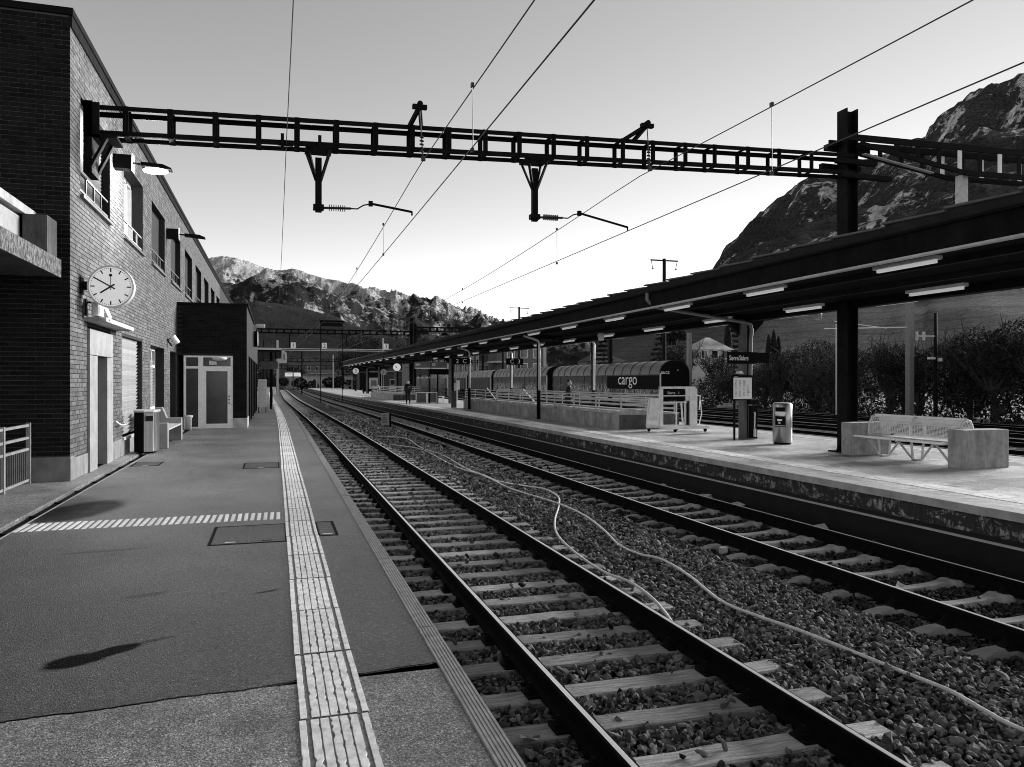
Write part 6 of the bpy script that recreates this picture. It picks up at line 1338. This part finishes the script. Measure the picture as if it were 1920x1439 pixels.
for k, (x, y) in enumerate(((1.42, 4.05), (1.38, 3.72), (1.6, 4.8), (3.05, 7.9), (2.2, 5.2), (4.35, 5.0), (6.9, 7.2))):
    o = link('dry_leaf', lfm); o.location = (x, y, -0.715); o.rotation_euler = (0.2 * k, 0.15, k * 1.1); o['label'] = ('crumpled dry leaf by the platform edge, second sleeper gap from the bottom', 'crumpled dry leaf by the platform edge at the bottom of the picture', 'dry leaf between platform edge and near rail, further up', 'dry leaf between the rails beside the rail that the cable reaches', 'dry leaf in the middle between the rails near the bottom', 'dry leaf in the open gravel below the long cable', 'dry leaf between the rails of the second track')[k]; o['category'] = 'leaf'; o['group'] = 'dry leaves on the tracks'
# stone pile past the far tracks
pl = thing('stone_pile', 'heap of pale stone slabs at the foot of the bushes left of the timetable post', 'stone pile', (37.8, 57.5, -0.8))
for k in range(22):
    r = random.Random(k); m = MB(); m.box(-.35, .35, -.3, .3, -.09, .09); m.v = [tuple(c * r.uniform(0.75, 1.1) for c in v) for v in m.v]; o = part('stone_slab', m, 'stone_pale', pl); lay = k // 7; o.location = (37.6 + r.uniform(-.9, .9) * (1 - lay * .2), 57.5 + r.uniform(-1.2, 1.2) * (1 - lay * .2), -0.7 + lay * 0.19); o.rotation_euler = (0, r.uniform(-.1, .1), r.uniform(0, 3))

# ================================================================ PEOPLE
def skin(name, verts, edges, radii, mat, parent, root=0, sub=1):
    me = bpy.data.meshes.new(name); me.from_pydata([tuple(v) for v in verts], edges, []); me.materials.append(MT[mat]); o = bpy.data.objects.new(name, me); COL.objects.link(o)
    o.modifiers.new('skin', 'SKIN'); sv = me.skin_vertices[0].data if me.skin_vertices else None
    if sv is None: me.skin_vertices.new(); sv = me.skin_vertices[0].data
    for i, r_ in enumerate(radii): sv[i].radius = (r_, r_) if not isinstance(r_, tuple) else r_
    sv[root].use_root = True; s = o.modifiers.new('smooth', 'SUBSURF'); s.levels = s.render_levels = sub
    attach(o, parent); return o
def person(label, x, y, yaw, walk=True, hood='cloth_light', pack=True):
    p = thing('person', label, 'person', (0, 0, 0))
    J = dict(pel=(0, 0, .93), wai=(0, 0, 1.08), che=(0, .01, 1.28), nec=(0, .02, 1.44), chin=(0, .035, 1.50), hed=(0, .03, 1.60), top=(0, .02, 1.69),
             ls=(-.18, 0, 1.38), le=(-.23, -.04, 1.10), lw=(-.21, .08, .88), rs=(.18, 0, 1.38), re=(.24, -.02, 1.10), rw=(.22, .10, .88),
             lh=(-.09, 0, .90), lk=(-.10, .08 if walk else .02, .50), la=(-.10, .03 if walk else -.01, .09), lt=(-.11, .17, .045), rh=(.09, 0, .90), rk=(.10, .02, .49), ra=(.10, -.14 if walk else -.01, .12 if walk else .09), rt=(.11, 0.0 if walk else .16, .045))
    K = list(J); idx = {k: i for i, k in enumerate(K)}; ed = [('pel', 'wai'), ('wai', 'che'), ('che', 'nec'), ('nec', 'chin'), ('chin', 'hed'), ('hed', 'top'), ('che', 'ls'), ('ls', 'le'), ('le', 'lw'), ('che', 'rs'), ('rs', 're'), ('re', 'rw'), ('pel', 'lh'), ('lh', 'lk'), ('lk', 'la'), ('la', 'lt'), ('pel', 'rh'), ('rh', 'rk'), ('rk', 'ra'), ('ra', 'rt')]
    rad = dict(pel=.13, wai=.125, che=.15, nec=.06, chin=.075, hed=.10, top=.06, ls=.075, le=.05, lw=.034, rs=.075, re=.05, rw=.034, lh=.10, lk=.065, la=.042, lt=.04, rh=.10, rk=.065, ra=.042, rt=.04)
    skin('body', [J[k] for k in K], [(idx[a], idx[b]) for a, b in ed], [rad[k] for k in K], 'skin', p, 0)
    def sub(name, keys, edges, grow, mat, root):
        ii = {k: i for i, k in enumerate(keys)}; return skin(name, [J[k] for k in keys], [(ii[a], ii[b]) for a, b in edges], [rad[k] + grow for k in keys], mat, p, ii[root])
    sub('jacket', ['pel', 'wai', 'che', 'ls', 'le', 'lw', 'rs', 're', 'rw'], [('pel', 'wai'), ('wai', 'che'), ('che', 'ls'), ('ls', 'le'), ('le', 'lw'), ('che', 'rs'), ('rs', 're'), ('re', 'rw')], .022, 'cloth_dark', 'pel')
    sub('trousers', ['pel', 'lh', 'lk', 'la', 'rh', 'rk', 'ra'], [('pel', 'lh'), ('lh', 'lk'), ('lk', 'la'), ('pel', 'rh'), ('rh', 'rk'), ('rk', 'ra')], .016, 'cloth_dark', 'pel')
    for a, t in (('la', 'lt'), ('ra', 'rt')):
        A, T = Vector(J[a]), Vector(J[t]); skin('shoe', [A + Vector((0, -.05, -.05)), A + Vector((0, .02, -.03)), T], [(0, 1), (1, 2)], [.045, .052, .042], 'black', p)
    for s, wr in ((-1, 'lw'), (1, 'rw')):
        W = Vector(J[wr]); m = MB(); m.tube([W, W + Vector((0, .02, -.05)), W + Vector((0, .035, -.09))], [.03, .042, .036], 8)
        for k, L_ in enumerate((.07, .085, .08, .065)): q = W + Vector(((k - 1.5) * .018, .035, -.085)); m.tube([q, q + Vector((0, .012, -L_ * .55)), q + Vector((0, .035, -L_ * .9))], [.010, .009, .007], 6)
        q = W + Vector((-s * .03, .03, -.04)); m.tube([q, q + Vector((-s * .02, .03, -.03)), q + Vector((-s * .02, .045, -.055))], [.012, .010, .008], 6); part('hand', m, 'skin', p, smooth=True)
    H = Vector(J['hed']); m = MB(); m.tube([H + Vector((0, .095, .02)), H + Vector((0, .12, -.015))], [.012, .018], 6); part('nose', m, 'skin', p)
    m = MB()
    for s in (-1, 1): m.lathe([(.008, -.008), (.012, 0), (.008, .008)], (H.x + s * .035, H.y + .092, H.z + .025), 8)
    part('eyes', m, 'ink', p, kind='stuff')
    for s in (-1, 1): part('ear', MB().tube([H + Vector((s * .095, 0, -.02)), H + Vector((s * .105, -.01, .03))], [.018, .022], 8), 'skin', p)
    if hood == 'cloth_light':
        skin('hood', [H + Vector((0, -.02, -.17)), H + Vector((0, -.03, -.02)), H + Vector((0, -.02, .08))], [(0, 1), (1, 2)], [.13, .125, .07], hood, p); skin('hood_cape', [H + Vector((0, -.02, -.20)), H + Vector((-.1, -.02, -.24)), H + Vector((.1, -.02, -.24))], [(0, 1), (0, 2)], [.08, .07, .07], hood, p)
    else: skin('hair', [H + Vector((0, -.03, -.02)), H + Vector((0, -.02, .06)), H + Vector((0, .03, .09))], [(0, 1), (1, 2)], [.108, .10, .07], 'cloth_dark', p)
    if pack:
        b = part('backpack', MB().prism([(-.15, .95), (.15, .95), (.16, 1.25), (.12, 1.42), (-.12, 1.42), (-.16, 1.25)], 'y', -.32, -.14), 'cloth_dark', p, bevel=.03); part('pocket', MB().box(-.09, .09, -.345, -.318, 1.16, 1.28), 'plaster_grey', b, bevel=.01)
    p.location = (x, y, 0); p.rotation_euler.z = yaw; return p
person('person in dark clothes with pale hood and backpack walking away along the island platform', 9.24, 55.7, 0.05)
person('person with dark hair in a dark jacket standing behind the stairwell rails', 11.95, 30.6, -1.9, walk=False, hood='hair', pack=False)

# clutter of thin masts, wires and low growth in the distant yard
rr = random.Random(41)
YM = sorted(((3.0 + rr.uniform(-4, 34), rr.uniform(135, 255)) for _ in range(14)), key=lambda p: p[0] / p[1]); ORD = 'leftmost,second,third,fourth,fifth,sixth,seventh,eighth,ninth,tenth,eleventh,twelfth,thirteenth,rightmost'.split(',')
for k, (x, y) in enumerate(YM):
    if 1.0 < x < 4.4 or 5.6 < x < 8.6: x = 4.9
    m = thing('catenary_mast', ('thin mast with a short bracket, %s of the distant yard masts' % (ORD[k] if k in (0, 13) else ORD[k] + ' from the left')), 'mast', (x, y, -0.8), 'thin masts in the distant yard'); h = rr.uniform(5.5, 8.5); mt = rr.choice(('steel_dark', 'galvanised', 'steel_dark'))
    part('shaft', MB().box(x - .12, x + .12, y - .12, y + .12, -0.85, h), mt, m); s = rr.choice((-1, 1)); part('bracket', MB().bar((x, y, h - 1.2), (x + s * 2.6, y, h - 0.9), .08, .08).bar((x, y, h - 2.2), (x + s * 2.4, y, h - 1.8), .06, .06), mt, m)
V, F = leaves(16000, [(rr.uniform(-8, 60), rr.uniform(255, 268) if j % 2 else rr.uniform(285, 300), rr.uniform(-0.5, 1.6), rr.uniform(1.0, 3.2)) for j in range(46)], 0.35, 78); V[:, 2] = np.maximum(V[:, 2], -0.85)
np_mesh('shrubbery', V, F, 'leaf_dark', kind='stuff')
for k, (x0, x1, y, z, lab) in enumerate(((9.5, 34, 232, 3.6, 'long dark platform roof in front of the pale station house'), (24, 58, 208, 4.0, 'long low roof on thin posts in the distant yard'))):
    s = thing('platform_roof', lab, 'roof', ((x0 + x1) / 2, y, 0)); part('roof', MB().box(x0, x1, y, y + 5, z, z + 0.35), 'steel_dark', s); part('edge', MB().box(x0, x1, y - 0.1, y, z + 0.1, z + 0.3), 'galvanised', s); part('posts', MB().box(x0 + 2, x0 + 2.3, y + 1, y + 1.3, -0.9, z).box(x1 - 2.3, x1 - 2, y + 1, y + 1.3, -0.9, z).box((x0 + x1) / 2, (x0 + x1) / 2 + .3, y + 1, y + 1.3, -0.9, z), 'galvanised', s, kind='stuff')
